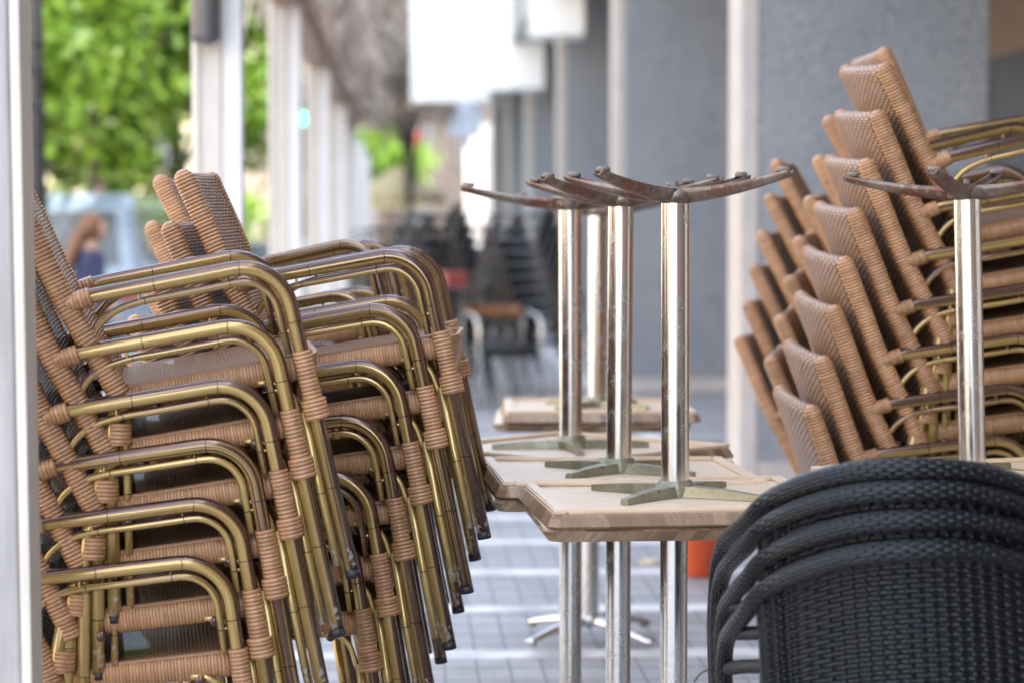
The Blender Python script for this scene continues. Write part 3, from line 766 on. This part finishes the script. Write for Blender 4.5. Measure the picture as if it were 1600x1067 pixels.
for i in range(1900):
    v = rnd.uniform(-13.5, 8.0); u = rnd.choice((rnd.uniform(-0.35, 0.35), rnd.uniform(-0.1, 0.42)))
    L = rnd.uniform(0.10, 0.34); w = rnd.uniform(0.012, 0.03); z = 0.30 + 0.28 * rnd.random() - abs(u) * 0.15
    dx, dy = rnd.uniform(-.16, .16), rnd.uniform(-.16, .16); an = rnd.uniform(0, 3.14)
    q = Vector((math.cos(an) * w, math.sin(an) * w, 0)); a = Vector((u, v, z)); b = a + Vector((dx, dy, -L))
    vs = [bm.verts.new(a - q), bm.verts.new(a + q), bm.verts.new(b + q * 0.5), bm.verts.new(b - q * 0.5)]; bm.faces.new(vs)
link('thatch', bm, M['thatch'], aw, smooth=False)
bm = new()
for i in range(5):
    v = 9.35 + 5.05 * i - 22; tube(bm, [(-0.0, v, -0.02), (0.38, v + 0.01, 0.42)], 0.028, 8)
link('strut', bm, M['creampost'], aw)

# ------------------------------------------------------------------ trees, hedge
def leaves(bm, cen, rad, n, size, r, clumps=26):
    cs = []
    for _ in range(clumps):
        d = Vector((r.gauss(0, 1), r.gauss(0, 1), r.gauss(0, 1))).normalized() * (r.random() ** 0.45)
        cs.append((Vector((d.x * rad[0], d.y * rad[1], d.z * rad[2])), r.uniform(0.22, 0.42)))
    for _ in range(n):
        c, q = r.choice(cs)
        p = Vector(cen) + c + Vector((r.gauss(0, 1) * rad[0], r.gauss(0, 1) * rad[1], r.gauss(0, 1) * rad[2] * 0.8)) * q * 0.5
        nn = Vector((r.gauss(0, 1), r.gauss(0, 1), r.gauss(0.5, 1))).normalized(); a = nn.orthogonal().normalized()
        a = Matrix.Rotation(r.uniform(0, 6.28), 3, nn) @ a; b = nn.cross(a); s = size * r.uniform(0.6, 1.3)
        vs = [bm.verts.new(p - a * s), bm.verts.new(p + b * s * 0.5), bm.verts.new(p + a * s), bm.verts.new(p - b * s * 0.5)]; bm.faces.new(vs)
def tree(u, v, h, rad, label, mat, seed, n=9000, size=0.12, zc=None, tr=0.14, group='street trees beyond the terrace'):
    r = random.Random(seed); o = thing('street_tree', label, 'tree', st(u, v, -0.14), 0, group)
    zc = zc or h * 0.65
    bm = new()
    tube(bm, smooth_path([(0, 0, 0), (0.03, 0.02, h * 0.2), (-0.02, 0.03, h * 0.42), (0.05, 0, h * 0.6)], 5), lambda f, s: tr * (1.15 - 0.55 * f), 12)
    for k in range(7):
        an = k * 0.9 + r.random(); e = Vector((math.cos(an) * rad[0] * .7, math.sin(an) * rad[1] * .7, zc + r.uniform(-.2, .5) * rad[2]))
        tube(bm, smooth_path([(0, 0.02, h * (0.33 + 0.03 * k)), (e.x * .4, e.y * .4, h * .36 + (e.z - h * .36) * .6), e], 4), lambda f, s: tr * 0.42 * (1.1 - f), 7)
    link('trunk', bm, M['bark'], o)
    bm = new(); leaves(bm, (0, 0, zc), rad, n, size, r, 34); link('crown', bm, mat, o, smooth=False)
    return o
tree(-4.9, 26.0, 6.6, (2.0, 2.0, 1.9), 'leafy green street tree nearest behind the left white post', M['leafA'], 3, n=21000, size=0.10, zc=4.45)
tree(-4.5, 33.5, 7.0, (2.1, 2.1, 2.2), 'broad green street tree showing between the first posts', M['leafA'], 5, n=21000, size=0.10, zc=4.7)
tree(-4.3, 43.0, 7.0, (2.3, 2.3, 2.5), 'green street tree third along the kerb', M['leafA'], 11, n=14000, size=0.15, zc=4.9)
tree(-6.9, 37.0, 7.0, (2.4, 2.4, 2.5), 'green tree set back across the kerb line', M['leafA'], 13, n=15000, size=0.15, zc=4.8)
tree(-0.55, 60.0, 4.6, (1.15, 1.1, 1.0), 'small bright lime-green tree at the end of the terrace', M['leafB'], 21, n=5000, size=0.11, zc=3.55, tr=0.07)
tree(0.0, 44.0, 6.6, (1.35, 1.2, 1.7), 'brown dry-leaved tree at the end of the awning', M['thatch'], 41, n=9000, size=0.07, zc=4.95, tr=0.09)
r = random.Random(4); hd = bmesh.new(); hd.loops.layers.uv.new('UVMap')
for i in range(14): leaves(hd, st(-11.5 + i * 0.72, 62 + r.uniform(-1, 1), 1.4 + r.uniform(-.2, .5)), (0.8, 0.8, 1.1), 420, 0.14, r, 8)
tag(link('hedge', hd, M['leafB'], smooth=False), 'pale green hedge beyond the parked vehicles', 'hedge')
tree(-13.2, 52.0, 6.0, (2.2, 2.2, 2.0), 'pale tree far across the road', M['leafB'], 31, zc=3.6)
# dark lamp post close behind the left white post
lp = thing('street_lamp', 'dark street lamp post with bulges behind the near white post', 'street lamp', (-2.88, 14.0, 0), 0)
bm = new(); tube(bm, [(0, 0, 0), (0, 0, 0.5), (0, 0, 2.2), (0, 0, 4.2)], lambda f, s: 0.07 if s < 0.6 else 0.045, 14)
for z in (1.9, 2.12, 2.34, 2.5): lathe(bm, [(0.04, z - 0.03), (0.062, z), (0.04, z + 0.03)], 14)
link('pole', bm, M['darkmetal'], lp)
bm = new(); lathe(bm, [(0.06, 4.2), (0.17, 4.35), (0.2, 4.6), (0.05, 4.75)], 16); link('lantern', bm, M['darkmetal'], lp)
# traffic light
tl = thing('traffic_light', 'traffic light showing green between the white posts', 'traffic light', ((478 - 800) / FPX * 46, 46, 0), 0)
bm = new(); tube(bm, [(0, 0.15, 0), (0, 0.15, 2), (0, 0.15, 4.6)], 0.06, 12); link('pole', bm, M['darkmetal'], tl)
bm = new(); box(bm, (0, 0, 4.0), (0.32, 0.24, 0.98), 0, 0.04); hs = link('housing', bm, M['darkmetal'], tl)
for k, m in enumerate((M['green_lamp'], M['darkmetal'], M['darkmetal'])):
    bm = new(); lathe(bm, [(0.11, 0), (0.10, 0.02), (0.05, 0.035)], 20)
    l = link('signal_lamp', bm, m, hs); l.rotation_euler.x = R(90); l.location = (0, -0.121, 3.71 + 0.29 * k)
# red round sign
rs = thing('round_sign', 'red round road sign on a pole far down the street', 'sign', ((644 - 800) / FPX * 58, 58, 0), 0)
bm = new(); tube(bm, [(0, 0.04, 0), (0, 0.04, 2), (0, 0.04, 4.2)], 0.035, 10); link('pole', bm, M['greymetal'], rs)
bm = new(); lathe(bm, [(0.20, 0), (0.22, 0.012), (0.20, 0.024)], 28); d_ = link('sign_face', bm, M['red'], rs); d_.rotation_euler.x = R(90); d_.location = (0, 0, 3.88)

# ------------------------------------------------------------------ vehicles
def car(prof, win, w, L, paintm, label, cat, loc, rz, group='vehicles parked along the kerb', name='parked_car'):
    o = thing(name, label, cat, loc, rz, group)
    bm = new(); n = len(prof); sides = []
    for s, inset in ((-1, 0.0), (-0.86, 0), (0.86, 0), (1, 0.0)):
        row = []
        for x, z in prof:
            k = 1.0 if z < 0.95 else 1.0 - 0.13 * (z - 0.95) / 0.6
            xx = x * (0.985 if abs(s) == 1 else 1.0); zz = z if abs(s) < 1 else z - 0.02 * (z > 0.6)
            row.append(bm.verts.new((xx, s * w / 2 * k, zz)))
        sides.append(row)
    for A, B in zip(sides, sides[1:]):
        for i in range(n): bm.faces.new((A[i], A[(i + 1) % n], B[(i + 1) % n], B[i]))
    bm.faces.new(sides[0]); bm.faces.new(sides[-1])
    bd = link('body', bm, paintm, o, smooth=False)
    for quad in win:
        for s in ((-1, 1) if len(quad[0]) == 2 else (1,)):
            bm = new()
            if len(quad[0]) == 2:
                vs = []
                for x, z in quad:
                    k = 1.0 if z < 0.95 else 1.0 - 0.13 * (z - 0.95) / 0.6
                    vs.append((x, s * (w / 2 * k + 0.004), z))
            else: vs = quad
            a = [bm.verts.new(v) for v in vs]; f = bm.faces.new(a)
            nn = Vector((0, s, 0)) if len(quad[0]) == 2 else (Vector(vs[1]) - Vector(vs[0])).cross(Vector(vs[2]) - Vector(vs[0])).normalized()
            g = bmesh.ops.extrude_face_region(bm, geom=[f]); bmesh.ops.translate(bm, verts=[v for v in g['geom'] if isinstance(v, bmesh.types.BMVert)], vec=nn * -0.012)
            link('window', bm, M['glass'], bd, smooth=False)
    for x in (-L * 0.31, L * 0.31):
        for s in (-1, 1):
            bm = new(); tube(bm, [(x, s * (w / 2 - 0.2), 0.32), (x, s * (w / 2 + 0.012), 0.32)], 0.32, 24); wh = link('wheel', bm, M['tyre'], o, smooth=False)
            bm = new(); tube(bm, [(x, s * (w / 2 - 0.1), 0.32), (x, s * (w / 2 + 0.02), 0.32)], 0.2, 18); link('rim', bm, M['alu'], wh, smooth=False)
    for s in (-1, 1):
        bm = new(); box(bm, (L / 2 - 0.06, s * w * 0.36, 0.68), (0.14, 0.32, 0.14), 0, 0.03); link('headlight', bm, M['alu'], o, smooth=False)
        bm = new(); box(bm, (-L / 2 + 0.04, s * w * 0.38, 0.8), (0.1, 0.22, 0.2), 0, 0.03); link('tail_light', bm, M['red'], o, smooth=False)
    return o
CP = [(-2.1, .3), (-2.12, .75), (-2.0, .95), (-1.5, 1.02), (-0.95, 1.42), (0.25, 1.45), (0.95, 1.05), (1.9, .88), (2.1, .7), (2.1, .3), (1.7, .22), (-1.7, .22)]
CW = [[(-1.35, 1.0), (-0.92, 1.36), (-0.1, 1.4), (-0.1, 1.0)], [(-0.03, 1.0), (-0.03, 1.4), (0.22, 1.4), (0.84, 1.04)],
      [(-1.98, -0.62, 0.985), (-1.98, .62, .985), (-1.0, .55, 1.425), (-1.0, -.55, 1.425)][::-1] and [(-1.52, -0.62, 1.03), (-1.52, .62, 1.03), (-0.99, .56, 1.425), (-0.99, -.56, 1.425)][::-1],
      [(0.98, -0.62, 1.06), (0.98, .62, 1.06), (0.30, .56, 1.45), (0.30, -.56, 1.45)]]
VPr = [(-2.4, .35), (-2.45, 1.0), (-2.35, 1.85), (-2.2, 2.0), (1.0, 2.0), (1.75, 1.15), (2.35, .95), (2.45, .6), (2.45, .3), (2.0, .25), (-2.0, .25)]
VW = [[(0.1, 1.15), (0.1, 1.8), (0.95, 1.8), (1.5, 1.18)], [(-1.6, 1.2), (-1.6, 1.8), (0.0, 1.8), (0.0, 1.2)], [(-2.44, -.6, 1.15), (-2.44, .6, 1.15), (-2.36, .55, 1.8), (-2.36, -.55, 1.8)][::-1], [(1.76, -.68, 1.18), (1.76, .68, 1.18), (1.06, .6, 1.92), (1.06, -.6, 1.92)]]
HD = R(90) + VPT
def gp(px, Y): return ((px - 800) / FPX * Y, Y, -0.15)
car(VPr, VW, 1.85, 4.9, M['carwhite'], 'pale blue van parked just beyond the woman in navy', 'van', gp(152, 29.5), HD, name='parked_van')
car(CP, CW, 1.75, 4.25, M['carblue'], 'dark blue car parked beside the pale blue van', 'car', gp(232, 36.0), HD)
car(CP, CW, 1.75, 4.25, M['carsilver'], 'silver car seen between the second and third posts', 'car', gp(397, 33.0), HD)
car(VPr, VW, 1.95, 4.9, M['carwhite'], 'pale blue van far off beside the dark lamp post', 'van', gp(92, 47.0), HD, name='parked_van')

# ------------------------------------------------------------------ the woman in navy (walking, facing right)
def skinned(name, verts, edges, radii, mat, parent, sub=2):
    me = bpy.data.meshes.new(name); me.from_pydata(verts, edges, []); o = bpy.data.objects.new(name, me); COL.objects.link(o); o.parent = parent
    me.materials.append(mat)
    sm = o.modifiers.new('skin', 'SKIN'); sm.use_smooth_shade = True
    for i, rr in enumerate(radii):
        d = me.skin_vertices[0].data[i]; d.radius = rr if isinstance(rr, tuple) else (rr, rr); d.use_root = (i == 0)
    ss = o.modifiers.new('sub', 'SUBSURF'); ss.levels = sub; ss.render_levels = sub
    return o
pe = thing('person', 'person with long auburn hair in a navy top walking past the parked vehicles', 'person', (gp(137, 18.4)[0], 18.4, -0.19), R(28))
V = [(0, 0, .92), (0.0, 0, 1.12), (0.01, 0, 1.30), (0.02, 0, 1.40), (0.04, 0, 1.49), (0.055, 0, 1.58),
     (0.0, .09, .88), (.10, .09, .50), (.06, .09, .09), (.17, .09, .04), (0.0, -.09, .88), (-.04, -.09, .48), (-.20, -.09, .12), (-.11, -.09, .05),
     (.015, .17, 1.36), (-.03, .20, 1.10), (.08, .20, .88), (.015, -.17, 1.36), (.03, -.20, 1.10), (.17, -.19, .92)]
E = [(0, 1), (1, 2), (2, 3), (3, 4), (4, 5), (0, 6), (6, 7), (7, 8), (8, 9), (0, 10), (10, 11), (11, 12), (12, 13), (2, 14), (14, 15), (15, 16), (2, 17), (17, 18), (18, 19)]
RR = [(.11, .15), (.095, .125), (.11, .15), (.07, .08), .05, .045, .085, .06, .042, .03, .085, .06, .042, .03, .055, .042, .028, .055, .042, .028]
skinned('body', V, E, RR, M['skin'], pe)
skinned('top', [(0, 0, .86), (0, 0, 1.02), (0, 0, 1.14), (0.01, 0, 1.30), (0.02, 0, 1.395), (.015, .17, 1.355), (-.02, .198, 1.16), (-.02, .205, 1.02), (.015, -.17, 1.355), (.03, -.20, 1.12), (.08, -.20, 1.0)], [(0, 1), (1, 2), (2, 3), (3, 4), (3, 5), (5, 6), (6, 7), (3, 8), (8, 9), (9, 10)],
        [(.13, .17), (.12, .155), (.11, .14), (.125, .165), (.08, .10), .072, .058, .05, .072, .058, .05], M['navy'], pe)
skinned('trousers', [(0, 0, .93), (0, .092, .86), (.10, .092, .50), (.06, .092, .10), (0, -.092, .86), (-.04, -.092, .48), (-.19, -.092, .14)], [(0, 1), (1, 2), (2, 3), (0, 4), (4, 5), (5, 6)], [(.125, .165), .098, .073, .06, .098, .073, .06], M['jeans'], pe)
# head: an ellipsoid pulled into brow, nose and chin; it faces +x
bm = new(); bmesh.ops.create_uvsphere(bm, u_segments=28, v_segments=20, radius=1.0)
for v in bm.verts:
    x, y, z = v.co
    v.co = Vector((x * .092, y * .074 * (1 - .12 * max(0, -z)), z * .115))
    if x > .55:
        if abs(y) < .22 and -.35 < z < .12: v.co.x += .020 * (1 - abs(y) / .22) * (0.4 + (0.12 - z))
        if .05 < z < .25 and .2 < abs(y) < .55: v.co.x -= .009
        if -.62 < z < -.42 and abs(y) < .35: v.co.x += .005
        if z < -.8: v.co.x += .008
for s in (-1, 1):
    g = bmesh.ops.create_uvsphere(bm, u_segments=10, v_segments=8, radius=1.0, matrix=Matrix.Translation((-.01, s * .076, 0)) @ Matrix.Diagonal((.022, .010, .032, 1)))
hd_ = link('head', bm, M['skin'], pe, loc=(0.065, 0, 1.585))
bm = new()
for s in (-1, 1): bmesh.ops.create_uvsphere(bm, u_segments=10, v_segments=8, radius=.011, matrix=Matrix.Translation((.078, s * .030, .018)))
link('eyes', bm, M['cap'], hd_)
bm = new(); bmesh.ops.create_uvsphere(bm, u_segments=24, v_segments=18, radius=1.0)
for v in bm.verts:
    x, y, z = v.co
    v.co = Vector((x * .108 - .022, y * .090, z * .128 + .014))
    if x > 0.35 and z < 0.45: v.co.x = min(v.co.x, 0.012)
link('hair', bm, M['hair'], pe, loc=(0.065, 0, 1.585))
skinned('hair_length', [(-.02, 0, 1.60), (-.075, 0, 1.52), (-.125, 0, 1.40), (-.18, 0, 1.27), (-.22, 0, 1.17)], [(0, 1), (1, 2), (2, 3), (3, 4)], [(.085, .06), (.085, .065), (.08, .06), (.065, .05), (.03, .02)], M['hair'], pe)
for pos, sgn in (((.085, .20, .86), 1), ((.185, -.188, .90), -1)):
    vv = [(0, 0, 0), (.012, 0, -.045)]; ee = [(0, 1)]; rr = [(.022, .03), (.017, .034)]
    for k in range(4):
        y = (k - 1.5) * .019; b = len(vv); Lf = (.062, .072, .068, .052)[k]
        vv += [(.014, y, -.075), (.020, y, -.075 - Lf * .5), (.030 + .01 * (k % 2), y, -.075 - Lf)]; ee += [(1, b), (b, b + 1), (b + 1, b + 2)]; rr += [.009, .0085, .0075]
    b = len(vv); vv += [(.030, sgn * -.03, -.03), (.046, sgn * -.036, -.062)]; ee += [(0, b), (b, b + 1)]; rr += [.0105, .0085]
    h = skinned('hand', vv, ee, rr, M['skin'], pe, 1); h.location = pos

# ------------------------------------------------------------------ middle-ground bistro chairs and tables
def make_bistro():
    t = thing('aluminium_bistro_chair', '', 'chair')
    for s in (-1, 1):
        bm = new()
        tube(bm, smooth_path([(.26, s * .24, 0), (.24, s * .245, .35), (.22, s * .25, .62), (.14, s * .255, .675), (-.05, s * .25, .68), (-.19, s * .22, .69), (-.235, s * .12, .695), (-.245, 0, .70)], 6), .0125, 9)
        tube(bm, smooth_path([(-.27, s * .21, 0), (-.21, s * .2, .42), (-.25, s * .17, .70), (-.30, s * .10, .815), (-.31, 0, .83)], 6), .0125, 9)
        link('frame', bm, M['gunmetal'], t)
    bm = new(); grid_sheet(bm, lambda a, b: Vector((-.2 + .42 * a, (b - .5) * .42, .445 - .015 * math.sin(math.pi * b) + .01 * a)), 10, 10, .42, .42, .022, (0, 0, -1)); link('seat', bm, M['dark'], t)
    bm = new(); grid_sheet(bm, lambda a, b: Vector((-.225 - .075 * b - .03 * (1 - (2 * a - 1) ** 2), (a - .5) * (.38 - .1 * b * b), .50 + .31 * b)), 10, 10, .38, .31, .016, (1, 0, 0)); link('backrest', bm, M['dark'], t)
    return t
bis = make_bistro(); bused = [False]
BG = 'aluminium chairs stacked further down the terrace'
def bstack(px, Y, n, rz, where, pitch=0.088, fwd=0.022):
    X = (px - 800) / FPX * Y
    for k in range(n):
        o = bis if not bused[0] else dup(bis); bused[0] = True
        a = R(rz); o.location = (X + math.cos(a) * fwd * k, Y + math.sin(a) * fwd * k, pitch * k); o.rotation_euler = (0, R(-0.7 * k), a)
        pos = 'topmost' if k == n - 1 else ('lowest' if k == 0 else ORD[k] + ' from bottom')
        tag(o, f'aluminium bistro chair, {pos} {where}', 'chair', BG)
bstack(716, 20.2, 9, 200, 'of the stack behind the red crate', 0.105, 0.045)
bstack(704, 18.6, 3, 210, 'of the low stack under the red crate', 0.105)
bstack(640, 21.5, 8, 205, 'of the stack nearest the white posts', 0.105)
bstack(792, 20.4, 8, 165, 'of the stack behind the third upturned table', 0.105, 0.035)
bstack(852, 19.8, 9, 175, 'of the stack at the foot of the second pillar', 0.105, 0.04)
bstack(655, 24.5, 8, 190, 'of the far stack in mid passage', 0.105, 0.03)
bstack(752, 24.0, 8, 170, 'of the far stack nearest the arcade', 0.105, 0.03)
bstack(690, 27.0, 8, 215, 'of the stack farthest up the passage', 0.105, 0.03)
bstack(605, 26.0, 8, 200, 'of the farthest stack along the posts', 0.105)
# one armchair with a wooden arm strip
ac = thing('wood_trimmed_chair', 'aluminium armchair with curved arms, a wooden back strip and black seat standing alone', 'chair', ((783 - 800) / FPX * 18.4, 18.0, 0), R(-72))
for s in (-1, 1):
    bm = new(); tube(bm, fillet([(.25, s * .255, 0), (.25, s * .255, .70), (-.2, s * .255, .76), (-.27, s * .23, 0)], [.14, .10], 8), .016, 10); link('arm_frame', bm, M['alu'], ac)
bm = new(); grid_sheet(bm, lambda a, b: Vector((-.24 - .05 * (1 - (2 * a - 1) ** 2), (a - .5) * .5, .70 + .09 * b)), 12, 4, .5, .09, .022, (1, 0, 0)); link('backrest', bm, M['woodarm'], ac)
bm = new(); box(bm, (0.01, 0, .45), (.48, .48, .09), 0, .025); link('seat', bm, M['cap'], ac)
def round_table(px, Y, label):
    o = thing('bistro_table', label, 'table', ((px - 800) / FPX * Y, Y, 0), 0, 'round metal bistro tables')
    bm = new(); lathe(bm, [(.30, .725), (.315, .73), (.315, .742), (.30, .748)], 32); link('tabletop', bm, M['alu'], o, smooth=False)
    bm = new(); lathe(bm, [(.03, .02), (.03, .726)], 16); link('pole', bm, M['alu'], o)
    bm = new(); lathe(bm, [(.25, 0), (.25, .012), (.05, .045), (.03, .06)], 28); link('base', bm, M['alu'], o)
round_table(668, 22.4, 'round metal bistro table left of the lone armchair')
round_table(625, 24.0, 'round metal bistro table far along by the white posts')
def crate(px, py, Y, size, label):
    o = thing('red_crate', label, 'crate', at(px, py, Y), R(20), 'red plastic crates')
    bm = new(); x, y, z = size
    box(bm, (0, 0, .01), (x, y, .02), 0, .004)
    for s in (-1, 1):
        box(bm, (s * (x / 2 - .008), 0, z / 2 + .01), (.016, y, z - .02), 0, .004); box(bm, (0, s * (y / 2 - .008), z / 2 + .01), (x - .034, .016, z - .02), 0, .004)
    link('shell', bm, M['red'], o, smooth=False)
    bm = new()
    for s in (-1, 1): box(bm, (0, s * (y / 2 + .004), z * .8), (x * .4, .016, .03), 0, .004)
    link('handle', bm, M['red'], o, smooth=False)
crate(704, 375 + 0.385 * FPX / 18.6, 18.6, (.17, .3, .13), 'bright red crate resting on the low stack of bistro chairs')
crate(625, 375 + 0.558 * FPX / 24, 24.0, (.22, .22, .14), 'small red crate on the far table by the posts')
bk = thing('plastic_bucket', 'orange plastic bucket on the paving behind the nearest table', 'bucket', ((1096 - 800) / FPX * 8.95, 8.95, 0))
bm = new(); lathe(bm, [(.055, 0.002), (.068, .01), (.082, .15), (.088, .155), (.088, .168), (.080, .168), (.064, .02)], 28); link('shell', bm, M['orange'], bk)
bm = new(); tube(bm, [(0.088 * math.cos(a), 0.088 * math.sin(a) * .9, .158 + .03 * math.sin(a / 2)) for a in [math.pi * k / 12 for k in range(13)]], .003, 6); link('handle', bm, M['alu'], bk)
bm = new(); lathe(bm, [(.05, 0.0), (.056, .004), (.03, .02), (.004, .024)], 12, (0, 0, 0)); o = link('leaf_scrap', bm, M['beige'], loc=((1020 - 800) / FPX * 9.3, 9.3, 0)); tag(o, 'curled tan scrap lying on the paving behind the tables', 'litter')
def parasol(px, Y, label):
    o = thing('parasol', label, 'parasol', ((px - 800) / FPX * Y, Y, 0), 0, 'cream parasols far down the terrace')
    bm = new(); tube(bm, [(0, 0, 0), (0, 0, 1), (0, 0, 2.7)], .025, 8); link('pole', bm, M['woodarm'], o)
    bm = new(); lathe(bm, [(.02, 2.75), (.25, 2.62), (.62, 2.38), (.95, 2.18), (.95, 2.02), (.93, 2.02), (.93, 2.15), (.6, 2.34), (.02, 2.7)], 8); link('canopy', bm, M['creamcloth'], o, smooth=False)
    bm = new(); lathe(bm, [(.25, 0), (.25, .06), (.04, .12)], 16); link('base', bm, M['greymetal'], o, smooth=False)
parasol(622, 46, 'cream parasol nearest below the lime-green tree')
parasol(598, 53, 'cream parasol half hidden behind the posts')

# ------------------------------------------------------------------ buildings beyond
def block(label, u0, u1, v0, v1, h, mat, face, rows, cols, name='apartment_building'):
    c = st((u0 + u1) / 2, (v0 + v1) / 2, 0); o = thing(name, label, 'building', c, VPT)
    w, d = u1 - u0, v1 - v0
    bm = new(); box(bm, (0, 0, h / 2 - .1), (w, d, h), 0, 0); link('wall', bm, mat, o, smooth=False)
    bm = new(); box(bm, (0, 0, h + .0), (w + .5, d + .5, .3), 0, 0); link('roof', bm, M['cream'], o, smooth=False)
    for i in range(rows):
        for j in range(cols):
            z = 2.0 + i * 3.0; q = (j + .5) / cols - .5
            bm = new()
            if face == 'e': box(bm, (w / 2 + .03, q * d, z), (.08, 1.25, 1.65), 0, .01); f = link('window', bm, M['greymetal'] if mat == M['taupe'] else M['white'], o, smooth=False)
            else: box(bm, (q * w, -d / 2 - .03, z), (1.25, .08, 1.65), 0, .01); f = link('window', bm, M['greymetal'], o, smooth=False)
            bm = new()
            if face == 'e': box(bm, (w / 2 + .075, q * d, z), (.02, 1.05, 1.45), 0, 0)
            else: box(bm, (q * w, -d / 2 - .075, z), (1.05, .02, 1.45), 0, 0)
            link('pane', bm, M['glass'], f, smooth=False)
block('sunlit beige apartment building across the road near the camera', -30, -19, -30, 32, 13, M['beige'], 'e', 4, 12)
block('long beige apartment building across the road further on', -30, -19, 33, 100, 13, M['beige'], 'e', 4, 12)
block('dark taupe building closing the end of the street', -3.2, 6, 92, 104, 16, M['taupe'], 's', 5, 4)
block('beige building at the street end on the left', -19, -3.4, 96, 108, 14, M['beige'], 's', 4, 6)

# ------------------------------------------------------------------ light, sky, camera
W = bpy.data.worlds.new('World'); S.world = W; W.use_nodes = True
nt = W.node_tree; bgn = nt.nodes['Background']
sun_dir = Vector((0.60, -0.42, 0.80)).normalized()
el = math.asin(sun_dir.z); az = math.atan2(sun_dir.x, sun_dir.y)
sky = nt.nodes.new('ShaderNodeTexSky'); sky.sky_type = 'NISHITA'; sky.sun_disc = False
sky.sun_elevation = el; sky.sun_rotation = az; sky.air_density = 1.0; sky.dust_density = 2.2; sky.ozone_density = 0.8
hsn = nt.nodes.new('ShaderNodeHueSaturation'); hsn.inputs['Saturation'].default_value = 0.66
nt.links.new(sky.outputs[0], hsn.inputs['Color']); nt.links.new(hsn.outputs[0], bgn.inputs[0]); bgn.inputs[1].default_value = 0.15
sl = bpy.data.lights.new('sun', 'SUN'); sl.energy = 2.2; sl.angle = R(0.55); sl.color = (1.0, 0.93, 0.82)
so = bpy.data.objects.new('sun', sl); COL.objects.link(so); so.rotation_euler = sun_dir.to_track_quat('Z', 'Y').to_euler()
cam = bpy.data.cameras.new('camera'); co = bpy.data.objects.new('camera', cam); COL.objects.link(co)
cam.sensor_width = 36; cam.lens = FPX / 1600 * 36; cam.clip_start = 0.05; cam.clip_end = 600
co.location = (0, 0, CAMZ); co.rotation_euler = (R(90) - PITCH, 0, 0)
cam.dof.use_dof = True; cam.dof.focus_distance = 4.85; cam.dof.aperture_fstop = 2.4; cam.dof.aperture_blades = 0
S.camera = co
S.view_settings.view_transform = 'Standard'; S.view_settings.look = 'None'; S.view_settings.gamma = 1.0
S.view_settings.exposure = 2.76
S.cycles.use_denoising = True
S.cycles.max_bounces = 8; S.cycles.diffuse_bounces = 4; S.cycles.glossy_bounces = 4
S.cycles.sample_clamp_indirect = 6.0
S.cycles.caustics_reflective = False; S.cycles.caustics_refractive = False
